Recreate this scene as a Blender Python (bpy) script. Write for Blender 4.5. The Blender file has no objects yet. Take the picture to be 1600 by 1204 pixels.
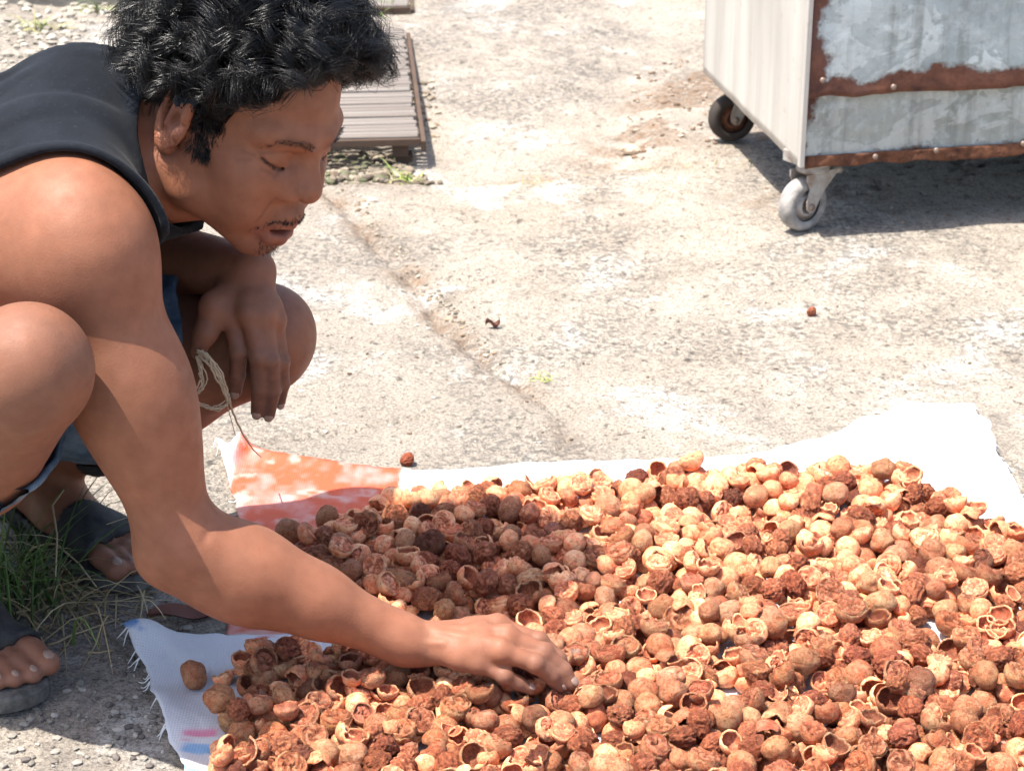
import bpy, bmesh, math, random
import numpy as np
from mathutils import Vector, Matrix

rad = math.radians
SC = bpy.context.scene
COL = SC.collection

# ---------------------------------------------------------------- camera
CAM_H, CAM_PITCH, FPX = 1.186, rad(24), 3400.0
cam_data = bpy.data.cameras.new('camera')
cam = bpy.data.objects.new('camera', cam_data)
COL.objects.link(cam)
cam.location = (0, 0, CAM_H)
cam.rotation_euler = (rad(90) - CAM_PITCH, 0, 0)
cam_data.sensor_fit = 'HORIZONTAL'
cam_data.sensor_width = 36.0
cam_data.lens = 36.0 * FPX / 1600.0
cam_data.clip_start = 0.05
cam_data.clip_end = 400.0
cam_data.dof.use_dof = True
cam_data.dof.focus_distance = 2.05
cam_data.dof.aperture_fstop = 18.0
SC.camera = cam

# ---------------------------------------------------------------- sky and sun
SUN = Vector((-0.36, -0.11, 1.0)).normalized()          # towards the sun
world = bpy.data.worlds.new('World')
SC.world = world
world.use_nodes = True
wn = world.node_tree.nodes
wl = world.node_tree.links
sky = wn.new('ShaderNodeTexSky')
sky.sky_type = 'NISHITA'
sky.sun_disc = False
sky.sun_elevation = math.asin(SUN.z)
sky.sun_rotation = math.atan2(SUN.x, SUN.y)
sky.air_density = 1.0
sky.dust_density = 2.5
bg = wn['Background']
bg.inputs['Strength'].default_value = 0.15
wl.new(sky.outputs['Color'], bg.inputs['Color'])
sd = bpy.data.lights.new('sun', 'SUN')
sd.energy = 4.5
sd.angle = rad(0.53)
sd.color = (1.0, 0.955, 0.88)
so = bpy.data.objects.new('sun', sd)
COL.objects.link(so)
so.rotation_euler = (-SUN).to_track_quat('-Z', 'Y').to_euler()
so.location = SUN * 30

vs = SC.view_settings
vs.view_transform = 'Standard'
vs.look = 'None'
vs.gamma = 1.0
vs.exposure = 1.2
vs.use_curve_mapping = False

# ---------------------------------------------------------------- helpers
_p = CAM_PITCH
_R = np.array([1.0, 0, 0]); _U = np.array([0, math.sin(_p), math.cos(_p)]); _F = np.array([0, math.cos(_p), -math.sin(_p)])
def _ray(x, y): return _R * (x - 800) / FPX + _U * (602 - y) / FPX + _F
def PZ(x, y, z=0.0):
    """survey: the point of the plane z that the photograph shows at (x, y)"""
    d = _ray(x, y); return np.array([0, 0, CAM_H]) + d * ((z - CAM_H) / d[2])
def PY(x, y, Y):
    d = _ray(x, y); return np.array([0, 0, CAM_H]) + d * (Y / d[1])

def tag(o, label=None, cat=None, group=None, kind=None):
    if label: o['label'] = label
    if cat: o['category'] = cat
    if group: o['group'] = group
    if kind: o['kind'] = kind
    return o

def new_obj(name, mesh, mat=None, parent=None):
    o = bpy.data.objects.new(name, mesh)
    COL.objects.link(o)
    if mat is not None and mesh is not None and not mesh.materials: mesh.materials.append(mat)
    if parent is not None: o.parent = parent
    return o

def empty(name, loc=(0, 0, 0), rz=0.0):
    o = bpy.data.objects.new(name, None)
    COL.objects.link(o); o.location = loc; o.rotation_euler = (0, 0, rz); o.empty_display_size = .05
    return o

def np_mesh(name, v, quads=None, tris=None, smooth=True, col=None, attrs=None, faces=None):
    me = bpy.data.meshes.new(name)
    v = np.asarray(v, np.float32)
    if faces is not None:
        me.from_pydata([tuple(map(float, p)) for p in v], [], faces)
    else:
        loops = []; starts = []; n = 0
        for arr, k in ((quads, 4), (tris, 3)):
            if arr is None or len(arr) == 0: continue
            arr = np.asarray(arr, np.int32)
            loops.append(arr.ravel()); starts.append(n + np.arange(len(arr)) * k); n += arr.size
        loops = np.concatenate(loops); starts = np.concatenate(starts).astype(np.int32)
        me.vertices.add(len(v)); me.vertices.foreach_set('co', v.ravel())
        me.loops.add(len(loops)); me.loops.foreach_set('vertex_index', loops)
        me.polygons.add(len(starts)); me.polygons.foreach_set('loop_start', starts)
        me.update(calc_edges=True); me.validate()
    if smooth: me.polygons.foreach_set('use_smooth', np.ones(len(me.polygons), bool))
    if col is not None:
        a = me.color_attributes.new('Col', 'FLOAT_COLOR', 'POINT')
        c = np.ones((len(v), 4), np.float32); c[:, :3] = col
        a.data.foreach_set('color', c.ravel())
    for k, val in (attrs or {}).items():
        a = me.attributes.new(k, 'FLOAT', 'POINT'); a.data.foreach_set('value', np.asarray(val, np.float32))
    me.update()
    return me

def bm_mesh(name, bm, smooth=False, bevel=0.0, seg=2):
    if bevel > 0:
        bmesh.ops.bevel(bm, geom=[e for e in bm.edges], offset=bevel, segments=seg, affect='EDGES', profile=.6)
    me = bpy.data.meshes.new(name); bm.to_mesh(me); bm.free()
    if smooth:
        for p in me.polygons: p.use_smooth = True
    return me

def box_bm(lo, hi, M=None):
    bm = bmesh.new(); r = bmesh.ops.create_cube(bm, size=1)
    lo = Vector(lo); hi = Vector(hi)
    for v in bm.verts:
        v.co = Vector(((lo[i] + hi[i]) / 2 + v.co[i] * (hi[i] - lo[i]) for i in range(3)))
    if M is not None: bmesh.ops.transform(bm, matrix=M, verts=bm.verts)
    return bm

# numpy noise
def _h(ix, iy, iz, seed):
    n = (ix.astype(np.uint32) * np.uint32(374761393) + iy.astype(np.uint32) * np.uint32(668265263)
         + iz.astype(np.uint32) * np.uint32(2147483647) + np.uint32(seed * 974711 + 13))
    n = (n ^ (n >> np.uint32(13))) * np.uint32(1274126177)
    n = (n ^ (n >> np.uint32(16))) * np.uint32(2246822519)
    n = n ^ (n >> np.uint32(15))
    return n.astype(np.float64) / 4294967295.0
def vnoise(p, seed=0):
    p = np.asarray(p, np.float64); f = np.floor(p); t = p - f; t = t * t * t * (t * (t * 6 - 15) + 10)
    i = f.astype(np.int64)
    r = 0
    for dx in (0, 1):
        wx = t[..., 0] if dx else 1 - t[..., 0]
        for dy in (0, 1):
            wy = t[..., 1] if dy else 1 - t[..., 1]
            for dz in (0, 1):
                wz = t[..., 2] if dz else 1 - t[..., 2]
                r = r + wx * wy * wz * _h(i[..., 0] + dx, i[..., 1] + dy, i[..., 2] + dz, seed)
    return r * 2 - 1
def fbm(p, oct=4, seed=0, gain=.5):
    p = np.asarray(p, np.float64); a = 1; s = 0; tot = 0
    for o in range(oct):
        s = s + a * vnoise(p * 2 ** o + 17.3 * o, seed + o); tot += a; a *= gain
    return s / tot
def sstep(a, b, x):
    t = np.clip((x - a) / (b - a), 0, 1); return t * t * (3 - 2 * t)

def poly_dist(pts, x, y):
    """distance of points to a polyline, and a signed side"""
    best = np.full(np.shape(x), 1e9); side = np.zeros(np.shape(x))
    for (x0, y0), (x1, y1) in zip(pts[:-1], pts[1:]):
        dx, dy = x1 - x0, y1 - y0; L2 = dx * dx + dy * dy
        t = np.clip(((x - x0) * dx + (y - y0) * dy) / L2, 0, 1)
        d = np.hypot(x - x0 - t * dx, y - y0 - t * dy)
        s = np.sign(dx * (y - y0) - dy * (x - x0))
        m = d < best; best = np.where(m, d, best); side = np.where(m, s, side)
    return best, side
def in_poly(pts, x, y):
    r = np.zeros(np.shape(x), bool); n = len(pts)
    for i in range(n):
        x0, y0 = pts[i]; x1, y1 = pts[(i + 1) % n]
        if y0 == y1: continue
        c = ((y0 > y) != (y1 > y)) & (x < (x1 - x0) * (y - y0) / (y1 - y0) + x0)
        r ^= c
    return r

def tube(path, radii, sides=8, caps=True):
    """verts and quads of a round tube along a path"""
    P = np.asarray(path, float); n = len(P); r = np.broadcast_to(np.asarray(radii, float), (n,))
    T = np.gradient(P, axis=0); T /= np.linalg.norm(T, axis=1)[:, None] + 1e-12
    ref = np.array([0, 0, 1.0]) if abs(T[0][2]) < .9 else np.array([1.0, 0, 0])
    N = np.cross(T[0], ref); N /= np.linalg.norm(N)
    vs_ = []; 
    ang = np.arange(sides) * 2 * np.pi / sides
    for i in range(n):
        N = N - T[i] * (N @ T[i]); N /= np.linalg.norm(N) + 1e-12
        B = np.cross(T[i], N)
        vs_.append(P[i] + r[i] * (np.cos(ang)[:, None] * N + np.sin(ang)[:, None] * B))
    V = np.concatenate(vs_); q = []
    a = np.arange(sides); b = (a + 1) % sides
    for i in range(n - 1):
        q.append(np.stack([i * sides + a, i * sides + b, (i + 1) * sides + b, (i + 1) * sides + a], 1))
    q = np.concatenate(q)
    f = [tuple(map(int, k)) for k in q]
    if caps: f += [tuple(range(sides))[::-1], tuple(range((n - 1) * sides, n * sides))]
    return V, f
def join_vf(parts):
    V = []; Fc = []; n = 0
    for v, f in parts:
        V.append(np.asarray(v)); Fc += [tuple(i + n for i in q) for q in f]; n += len(v)
    return np.concatenate(V), Fc

# node helper
class NT:
    def __init__(s, name):
        s.m = bpy.data.materials.new(name); s.m.use_nodes = True
        s.t = s.m.node_tree; s.n = s.t.nodes; s.b = s.n['Principled BSDF']
        s.tc = None
    def link(s, a, b): s.t.links.new(a, b)
    def new(s, typ, **kw):
        nd = s.n.new(typ)
        for k, v in kw.items(): setattr(nd, k, v)
        return nd
    def coord(s, kind='Object'):
        if s.tc is None: s.tc = s.new('ShaderNodeTexCoord')
        return s.tc.outputs[kind]
    def mapping(s, src, scale=(1, 1, 1), rot=(0, 0, 0), loc=(0, 0, 0)):
        m = s.new('ShaderNodeMapping'); s.link(src, m.inputs[0])
        m.inputs['Scale'].default_value = scale; m.inputs['Rotation'].default_value = rot; m.inputs['Location'].default_value = loc
        return m.outputs[0]
    def noise(s, scale, detail=4, rough=.55, src=None, dist=0.0, out=0):
        n = s.new('ShaderNodeTexNoise'); n.inputs['Scale'].default_value = scale; n.inputs['Detail'].default_value = detail
        n.inputs['Roughness'].default_value = rough; n.inputs['Distortion'].default_value = dist
        s.link(src if src is not None else s.coord(), n.inputs['Vector']); return n.outputs[out]
    def voro(s, scale, src=None, feature='F1', out='Distance', rnd=1.0):
        n = s.new('ShaderNodeTexVoronoi', feature=feature); n.inputs['Scale'].default_value = scale
        n.inputs['Randomness'].default_value = rnd
        s.link(src if src is not None else s.coord(), n.inputs['Vector']); return n.outputs[out]
    def ramp(s, fac, stops, interp='LINEAR'):
        r = s.new('ShaderNodeValToRGB'); r.color_ramp.interpolation = interp
        e = r.color_ramp.elements
        while len(e) < len(stops): e.new(.5)
        for el, (p, c) in zip(e, stops):
            el.position = p; el.color = (c, c, c, 1) if isinstance(c, (int, float)) else (*c, 1)
        s.link(fac, r.inputs[0]); return r.outputs[0]
    def mix(s, fac, a, b, mode='MIX'):
        m = s.new('ShaderNodeMix', data_type='RGBA', blend_type=mode)
        for sock, v in ((m.inputs['Factor'], fac), (m.inputs[6], a), (m.inputs[7], b)):
            if isinstance(v, (int, float)): sock.default_value = v
            elif isinstance(v, (tuple, list)): sock.default_value = (*v, 1)
            else: s.link(v, sock)
        return m.outputs[2]
    def math(s, op, a, b=0.0, c=None, clamp=False):
        m = s.new('ShaderNodeMath', operation=op); m.use_clamp = clamp
        for i, v in enumerate((a, b, c)):
            if v is None: continue
            if isinstance(v, (int, float)): m.inputs[i].default_value = v
            else: s.link(v, m.inputs[i])
        return m.outputs[0]
    def attr(s, name, out='Fac'):
        a = s.new('ShaderNodeAttribute', attribute_name=name); return a.outputs[out]
    def bump(s, h, strength=.5, dist=.01, prev=None):
        b = s.new('ShaderNodeBump'); b.inputs['Strength'].default_value = strength; b.inputs['Distance'].default_value = dist
        s.link(h, b.inputs['Height'])
        if prev is not None: s.link(prev, b.inputs['Normal'])
        return b.outputs[0]
    def done(s, color=None, rough=.8, metal=0.0, normal=None, spec=.5, **kw):
        for k, v in (('Base Color', color), ('Roughness', rough), ('Metallic', metal), ('Normal', normal), ('Specular IOR Level', spec)):
            if v is None: continue
            i = s.b.inputs[k]
            if isinstance(v, (int, float)): i.default_value = v
            elif isinstance(v, (tuple, list)): i.default_value = (*v, 1)
            else: s.link(v, i)
        for k, v in kw.items():
            s.b.inputs[k.replace('_', ' ')].default_value = v
        return s.m
# ================================================================ the ground: one sheet, weathered concrete with joints, cracks and pits
JOINT = [tuple(PZ(*p)[:2]) for p in ((470, 240), (505, 285), (540, 330), (600, 392), (640, 432), (672, 480), (720, 535), (765, 578), (800, 602), (850, 640), (885, 690), (930, 735))]
CRACK1 = [tuple(PZ(*p)[:2]) for p in ((330, 712), (430, 690), (520, 678), (600, 664), (660, 652), (720, 648))]
CRACK2 = [tuple(PZ(*p)[:2]) for p in ((860, 705), (880, 684), (930, 676), (990, 674))]
CRACK3 = [tuple(PZ(*p)[:2]) for p in ((690, 470), (760, 440), (880, 425), (1000, 432), (1120, 418))]
CRACK4 = [tuple(PZ(*p)[:2]) for p in ((560, 345), (660, 352), (760, 340), (900, 345), (1010, 330), (1080, 300))]
CRACK5 = [tuple(PZ(*p)[:2]) for p in ((1180, 640), (1260, 600), (1400, 585), (1500, 560), (1640, 552))]
EDGE = [tuple(PZ(*p)[:2]) for p in ((-400, 300), (300, 292), (500, 286), (640, 284), (720, 290), (800, 282), (870, 273), (950, 268), (1030, 262), (1100, 246), (1170, 226), (1300, 200), (1700, 190))]
SOIL = [tuple(PZ(*p)[:2]) for p in ((1130, 110), (1060, 150), (1020, 190), (980, 230))]
TARP_C = (0.12, 2.12)
def ground_h(x, y):
    p = np.stack([x, y, 0 * x], -1)
    near = np.exp(-(((x - TARP_C[0]) / .85) ** 4 + ((y - TARP_C[1]) / .62) ** 4))     # trodden flat under the sacks
    h = (.006 * fbm(p * 2.2, 3, 1) + .0032 * fbm(p * 14, 3, 2)) * (1 - .8 * near)
    rough = sstep(-.1, .35, fbm(p * 3.1, 3, 8))
    pit = np.minimum(0, fbm(p * 42, 3, 3) + .15) * .014 * (.35 + .65 * rough) * (1 - .75 * near)
    h = h + pit
    xw = x + .014 * fbm(p * 9, 4, 51); yw = y + .014 * fbm(p * 9, 4, 52)
    dj, sj = poly_dist(JOINT, xw, yw); w = .012 + .014 * fbm(p * 9, 2, 14)
    fade = sstep(2.35, 2.75, y); h = h - (.002 + .008 * fade) * np.exp(-(dj / np.maximum(w, .005)) ** 2)
    chunk = fbm(p * 26, 3, 55); h = h + .010 * np.exp(-(dj / .07) ** 2) * (sj > 0) * chunk * fade
    h = h + .006 * sstep(.05, .0, dj) * (sj < 0) * (.5 + fbm(p * 20, 2, 15))
    for c, dep in ((CRACK1, .007), (CRACK2, .007), (CRACK3, .006), (CRACK4, .006), (CRACK5, .005)):
        d, _ = poly_dist(c, x + .012 * fbm(p * 16, 2, 16), y + .012 * fbm(p * 16, 2, 17))
        h = h - dep * np.exp(-(d / .0045) ** 2)
    xe = x + 0 * y; ye = y + .022 * fbm(p * 8, 3, 19)
    d, s_ = poly_dist(EDGE, xe, ye)
    sd_ = np.where(s_ > 0, d, -d)                                           # beyond the slab's broken edge
    noc = 1 - sstep(.16, .30, x)
    h = h - .024 * noc * sstep(-.006, .012, sd_) * sstep(1.2, .15, np.abs(sd_)) - .006 * np.exp(-(np.maximum(sd_, 0) / .04) ** 2) * (sd_ > 0)
    h = h + .018 * noc * sstep(.2, .9, sd_) * (s_ > 0)
    return h
xs = np.concatenate([-np.geomspace(90, 1.5, 26), np.arange(-1.4, 1.41, .0085), np.geomspace(1.5, 90, 26)])
ys = np.concatenate([-np.geomspace(60, .2, 22), np.linspace(0, 1.35, 40), np.arange(1.36, 5.4, .0085), np.geomspace(5.5, 140, 30)])
XX, YY = np.meshgrid(xs, ys, indexing='xy')
ZZg = ground_h(XX, YY)
Pg = np.stack([XX, YY, 0 * XX], -1)
d, s_ = poly_dist(EDGE, XX, YY + .022 * fbm(Pg * 8, 3, 19)); beyond = sstep(-.01, .02, np.where(s_ > 0, d, -d))
dj, sj = poly_dist(JOINT, XX + .014 * fbm(Pg * 9, 4, 51), YY + .014 * fbm(Pg * 9, 4, 52)); _j0 = np.array(JOINT[-1]); _j1 = np.array(JOINT[0])
# left of the joint the concrete is greyer and finer
jl = PZ(900, 700)[:2]; jd = (np.array(JOINT[0]) - jl); lside = sstep(-.10, .02, ((XX - jl[0]) * jd[1] - (YY - jl[1]) * jd[0]) / np.linalg.norm(jd) * -1 + .05 * fbm(Pg * 4, 3, 30)) * (1 - beyond)
ds, _ = poly_dist(SOIL, XX, YY)
deb = .9 * np.exp(-(ds / .10) ** 2) * (fbm(Pg * 12, 4, 23) > -.12) 
sdg = np.where(s_ > 0, d, -d)
deb = np.maximum(deb, np.exp(-((sdg - .025) / .035) ** 2) * .85 * sstep(-.3, .3, fbm(Pg * 9, 3, 24)))
deb = np.maximum(deb, np.exp(-(dj / .026) ** 2) * .75 * sstep(2.3, 2.8, YY) * sstep(-.5, .3, fbm(Pg * 14, 3, 25)))
deb = np.maximum(deb, sstep(.10, .0, np.hypot((XX - .43) / 1.6, YY - 3.40)) * .5 * (fbm(Pg * 20, 3, 26) > -.1))
ny, nx = XX.shape; idx = np.arange(nx * ny).reshape(ny, nx)
Qg = np.stack([idx[:-1, :-1], idx[:-1, 1:], idx[1:, 1:], idx[1:, :-1]], -1).reshape(-1, 4)
me = np_mesh('ground', np.stack([XX, YY, ZZg], -1).reshape(-1, 3), quads=Qg, attrs={'beyond': beyond.ravel(), 'greyer': lside.ravel(), 'debris': deb.ravel()})
nt = NT('weathered_concrete')
co = nt.coord('Object')
big = nt.noise(1.7, 5, .6); mid = nt.noise(9, 6, .65); fin = nt.noise(55, 6, .7); gr = nt.noise(260, 4, .65); grit = nt.voro(150, None, 'F1')
pits = nt.noise(95, 5, .72); chips = nt.noise(38, 5, .7, None, .6)
c = nt.mix(nt.ramp(mid, [(.30, 0.0), (.70, 1.0)]), (.33, .272, .212), (.54, .465, .378))
c = nt.mix(nt.ramp(big, [(.38, .0), (.62, .55)]), c, (.50, .44, .365))
c = nt.mix(nt.math('MULTIPLY', nt.attr('greyer'), .62), c, nt.mix(nt.ramp(fin, [(.3, 0.0), (.7, 1.0)]), (.29, .247, .20), (.455, .40, .332)))
c = nt.mix(nt.math('MULTIPLY', nt.attr('beyond'), .65), c, nt.mix(nt.ramp(mid, [(.3, 0.0), (.7, 1.0)]), (.40, .34, .275), (.50, .435, .358)))
# worn white skim patches, exposed grey aggregate, dark pits
c = nt.mix(nt.math('MULTIPLY', nt.ramp(nt.noise(4.5, 8, .72, None, .4), [(.545, 0.0), (.63, 1.0)]), .8), c, (.60, .565, .51))
agg = nt.math('MULTIPLY', nt.ramp(nt.noise(3.2, 4, .6, nt.mapping(co, loc=(4, 2, 0))), [(.45, 0.0), (.57, 1.0)]), nt.ramp(pits, [(.47, 0.0), (.56, 1.0)]))
rs_ = nt.math('MULTIPLY', nt.ramp(nt.noise(1.3, 5, .6, nt.mapping(co, loc=(7, 3, 1))), [(.52, 0.0), (.60, 1.0)]), nt.ramp(nt.noise(24, 6, .75, None, .8), [(.45, 0.0), (.58, 1.0)]))
c = nt.mix(nt.math('MULTIPLY', rs_, .65), c, (.235, .205, .175))
c = nt.mix(nt.math('MULTIPLY', agg, .7), c, (.13, .12, .11))
c = nt.mix(nt.math('MULTIPLY', nt.ramp(chips, [(.60, 0.0), (.68, 1.0)]), .55), c, (.12, .105, .09))
c = nt.mix(nt.math('MULTIPLY', nt.ramp(fin, [(.57, 0.0), (.66, 1.0)]), .85), c, (.07, .06, .05))
c = nt.mix(nt.math('MULTIPLY', nt.ramp(gr, [(.38, 1.0), (.52, 0.0)]), .65), c, (.11, .097, .084))
deb_c = nt.mix(nt.ramp(fin, [(.35, 0.0), (.65, 1.0)]), (.085, .05, .03), (.30, .185, .11))
c = nt.mix(nt.math('MULTIPLY', nt.attr('debris'), nt.ramp(nt.noise(70, 5, .7), [(.36, .15), (.58, 1.0)])), c, deb_c)
b = nt.bump(mid, .25, .01); b = nt.bump(fin, .9, .010, b); b = nt.bump(pits, .9, .007, b); b = nt.bump(gr, .6, .003, b)
MAT_CONC = nt.done(c, .95, 0, b, .15)
ground = new_obj('ground', me, MAT_CONC); ground['kind'] = 'structure'

def ground_z(x, y):
    i = min(max(int(np.searchsorted(xs, x)) - 1, 0), nx - 2); j = min(max(int(np.searchsorted(ys, y)) - 1, 0), ny - 2)
    a = (x - xs[i]) / (xs[i + 1] - xs[i]); b = (y - ys[j]) / (ys[j + 1] - ys[j])
    return float((ZZg[j, i] * (1 - a) + ZZg[j, i + 1] * a) * (1 - b) + (ZZg[j + 1, i] * (1 - a) + ZZg[j + 1, i + 1] * a) * b)
# ================================================================ the metal cart on casters
zc = .125
K0 = PZ(1253, 256, zc); K1 = PZ(1084, 112, zc); K2 = PZ(1600, 240, zc)
ex = (K2 - K0); ex[2] = 0; ex /= np.linalg.norm(ex)                   # along the front
ey = (K1 - K0); ey[2] = 0; side_len = float(np.linalg.norm(ey)); ey = np.array([-ex[1], ex[0], 0]) * .35 + ey / side_len * .65; ey /= np.linalg.norm(ey)
ex2 = np.array([ey[1], -ey[0], 0]); ex = ex * .15 + ex2 * .85; ex /= np.linalg.norm(ex); ey = np.array([-ex[1], ex[0], 0])
CART = empty('metal_cart', (float(K0[0]), float(K0[1]), 0.0), math.atan2(ex[1], ex[0]))
tag(CART, 'rusty galvanised metal box cart standing on four casters', 'cart')
CW, CD, CH = 1.05, side_len * 1.02, .72                                      # local: x along the front, y to the back
Z0 = zc
def rust_metal(name, c1, c2, rust_line, flake):
    nt = NT(name); co = nt.coord('Object')
    sx = nt.new('ShaderNodeSeparateXYZ'); nt.link(co, sx.inputs[0])
    big = nt.noise(6, 5, .6, co); fin = nt.noise(40, 6, .7, co); blot = nt.noise(10, 4, .55, nt.mapping(co, (1, 1, 1.3), loc=(3, 1, 2)), 1.2)
    streak = nt.noise(16, 4, .6, nt.mapping(co, (3.0, 3.0, .18)))
    c = nt.mix(nt.ramp(big, [(.38, 0.0), (.62, 1.0)]), c1, c2)
    c = nt.mix(nt.ramp(blot, [(.50, 0.0), (.515, 1.0)]), c, flake)
    c = nt.mix(nt.math('MULTIPLY', nt.ramp(streak, [(.5, 0.0), (.66, 1.0)]), .45), c, (.13, .135, .125))
    c = nt.mix(nt.math('MULTIPLY', nt.ramp(fin, [(.50, 0.0), (.66, 1.0)]), .55), c, (.50, .54, .54))
    c = nt.mix(nt.math('MULTIPLY', nt.ramp(nt.noise(75, 5, .7, co), [(.52, 0.0), (.68, 1.0)]), .35), c, (.14, .16, .16))
    # rust grows in from the listed edges with a ragged front
    m = None
    ragged = nt.math('MULTIPLY', nt.math('SUBTRACT', nt.noise(6.5, 8, .66, co), .5), .19)
    for ax, pos, sgn, w in rust_line:
        dd = nt.math('MULTIPLY', nt.math('SUBTRACT', sx.outputs[ax], pos), sgn)
        v = nt.math('SUBTRACT', w, nt.math('ADD', dd, ragged))
        v = nt.math('MULTIPLY', v, 90.0, clamp=True)
        m = v if m is None else nt.math('MAXIMUM', m, v)
    rc_ = nt.mix(nt.ramp(nt.noise(30, 6, .7, co), [(.3, 0.0), (.7, 1.0)]), (.055, .022, .016), (.19, .075, .042))
    rc_ = nt.mix(nt.ramp(nt.noise(7, 3, .5, co), [(.45, 0.0), (.65, .8)]), rc_, (.10, .055, .050))
    h = nt.math('ADD', nt.math('MULTIPLY', blot, .5), nt.math('MULTIPLY', fin, .6))
    met = nt.math('SUBTRACT', .30, nt.math('MULTIPLY', m, .30))
    c = nt.mix(m, c, rc_)
    b = nt.bump(nt.noise(7, 3, .5, co), .5, .02); b = nt.bump(h, .5, .006, b); b = nt.bump(m, .6, -.003, b)
    nt.link(met, nt.b.inputs['Metallic'])
    return nt.done(c, nt.math('ADD', .52, nt.math('MULTIPLY', m, .38)), None, b, .4)
ZS = .232                                                             # seam between the two front sheets (height above ground)
MAT_UP = rust_metal('galvanised_upper', (.29, .335, .34), (.40, .445, .445), [(2, ZS, 1, .028), (0, .004, 1, .030)], (.47, .52, .52))
MAT_LOW = rust_metal('galvanised_lower', (.25, .265, .24), (.35, .365, .335), [(2, Z0, 1, .012), (0, 0.0, 1, .006)], (.40, .415, .39))
nt = NT('side_steel'); co = nt.coord('Object')
br = nt.noise(7, 5, .6, nt.mapping(co, (2.2, 2.2, .16)))
c = nt.mix(nt.ramp(br, [(.34, 0.0), (.66, 1.0)]), (.40, .375, .335), (.56, .53, .48))
c = nt.mix(nt.math('MULTIPLY', nt.ramp(nt.noise(45, 5, .7), [(.6, 0.0), (.72, 1.0)]), .35), c, (.26, .19, .13))
MAT_SIDE = nt.done(c, .48, .25, nt.bump(nt.noise(5, 3), .25, .01), .4)
nt = NT('rust'); cr = nt.mix(nt.ramp(nt.noise(50, 6, .7), [(.3, 0.0), (.7, 1.0)]), (.045, .020, .014), (.20, .085, .045))
MAT_RUST = nt.done(cr, .95, 0, nt.bump(nt.noise(90, 5), .8, .004), .2)
MAT_DARK = NT('cart_underside').done((.035, .03, .027), .95, 0, None, .1)

def sheet(x0, x1, z0, z1, nx_, nz_, yfun, edge_low=0.0, edge_left=0.0, thick=.0016, seed=0):
    """a hammered sheet with bumps, a ragged lower edge and real thickness, local coordinates"""
    rs = np.random.default_rng(seed)
    gx = np.linspace(x0, x1, nx_); gz = np.linspace(0, 1, nz_); X_, S_ = np.meshgrid(gx, gz)
    low = z0 + edge_low * fbm(np.stack([gx * 26, 0 * gx + seed, 0 * gx], -1), 4, seed)
    Z_ = low[None, :] + (z1 - low[None, :]) * S_
    if edge_left: X_ = X_ + edge_left * fbm(np.stack([Z_ * 30, 0 * Z_, 0 * Z_ + seed], -1), 3, seed + 3) * np.exp(-(X_ - x0) / .01)
    Y_ = yfun(X_, Z_)
    f = np.stack([X_, Y_, Z_], -1).reshape(-1, 3); bk = f + np.array([0, thick, 0])
    i = np.arange(nx_ * nz_).reshape(nz_, nx_); n = nx_ * nz_
    q1 = np.stack([i[:-1, :-1], i[:-1, 1:], i[1:, 1:], i[1:, :-1]], -1).reshape(-1, 4)
    q2 = q1[:, ::-1] + n
    rim = np.concatenate([i[0, :], i[1:, -1], i[-1, -2::-1], i[-2:0:-1, 0]]); rn = np.roll(rim, -1)
    q3 = np.stack([rn, rim, rim + n, rn + n], 1)
    return np.concatenate([f, bk]), np.concatenate([q1, q2, q3])
def put(name, V, Q, m, parent=None, smooth=True): return new_obj(name, np_mesh(name, V, quads=Q, smooth=smooth), m, parent or CART)
dent = lambda X_, Z_: .0045 * fbm(np.stack([X_ * 9, Z_ * 11, 0 * X_], -1), 3, 61) 
# carcass behind the skin
new_obj('carcass', bm_mesh('carcass', box_bm((.012, .014, Z0 + .006), (CW - .012, CD - .012, CH))), MAT_DARK, CART)
lowp = put('front_sheet', *sheet(0, CW, Z0, ZS + .02, 150, 30, lambda a, b: .002 + dent(a, b) * .8, .007, 0, seed=5), MAT_LOW)
lowp['label'] = 'greenish grey lower front sheet with peeled patches and rusted bottom edge'
upp = put('front_sheet', *sheet(0, CW, ZS, CH, 150, 60, lambda a, b: -.0065 + dent(a, b) - .006 * np.exp(-((b - ZS) / .012) ** 2) * np.maximum(0, fbm(np.stack([a * 14, 0 * a, 0 * a], -1), 3, 8)), .005, .0, seed=9), MAT_UP)
upp['label'] = 'blue grey galvanised upper front sheet with rust along its lower edge'
# torn rusty flange along the bottom of the front
V, Q = sheet(.004, CW - .004, Z0 - .006, Z0 + .012, 150, 8, lambda a, b: -.004 + .005 * fbm(np.stack([a * 30, b * 40, 0 * a], -1), 3, 71), .006, 0, .003, 13)
put('bottom_flange', V, Q, MAT_RUST)
# side panel, rotated: built along y
V, Q = sheet(0, CD, Z0 - .006, CH, 40, 40, lambda a, b: .0025 * fbm(np.stack([a * 4, b * 5, 0 * a], -1), 2, 81), .002, 0, .0025, 21)
Vs = np.stack([V[:, 1] - .004, V[:, 0], V[:, 2]], 1); put('side_panel', Vs, Q[:, ::-1], MAT_SIDE)
Vs = np.stack([CW + .004 - V[:, 1], V[:, 0], V[:, 2]], 1); put('side_panel', Vs, Q, MAT_SIDE)
V, Q = sheet(0, CW, Z0, CH, 20, 12, lambda a, b: 0 * a, 0, 0, .002, 3); V[:, 1] += CD - .004; put('back_panel', V, Q, MAT_SIDE)
new_obj('corner_trim', bm_mesh('corner_trim', box_bm((-.0065, -.0085, Z0 - .004), (.0015, .0035, CH)), False, .0012), MAT_SIDE, CART)
new_obj('worktop', bm_mesh('worktop', box_bm((-.02, -.02, CH + .001), (CW + .02, CD + .02, CH + .03)), False, .004), MAT_SIDE, CART)
MAT_RIV = NT('rivet_steel').done((.26, .19, .15), .5, .5, None, .4)
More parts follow.
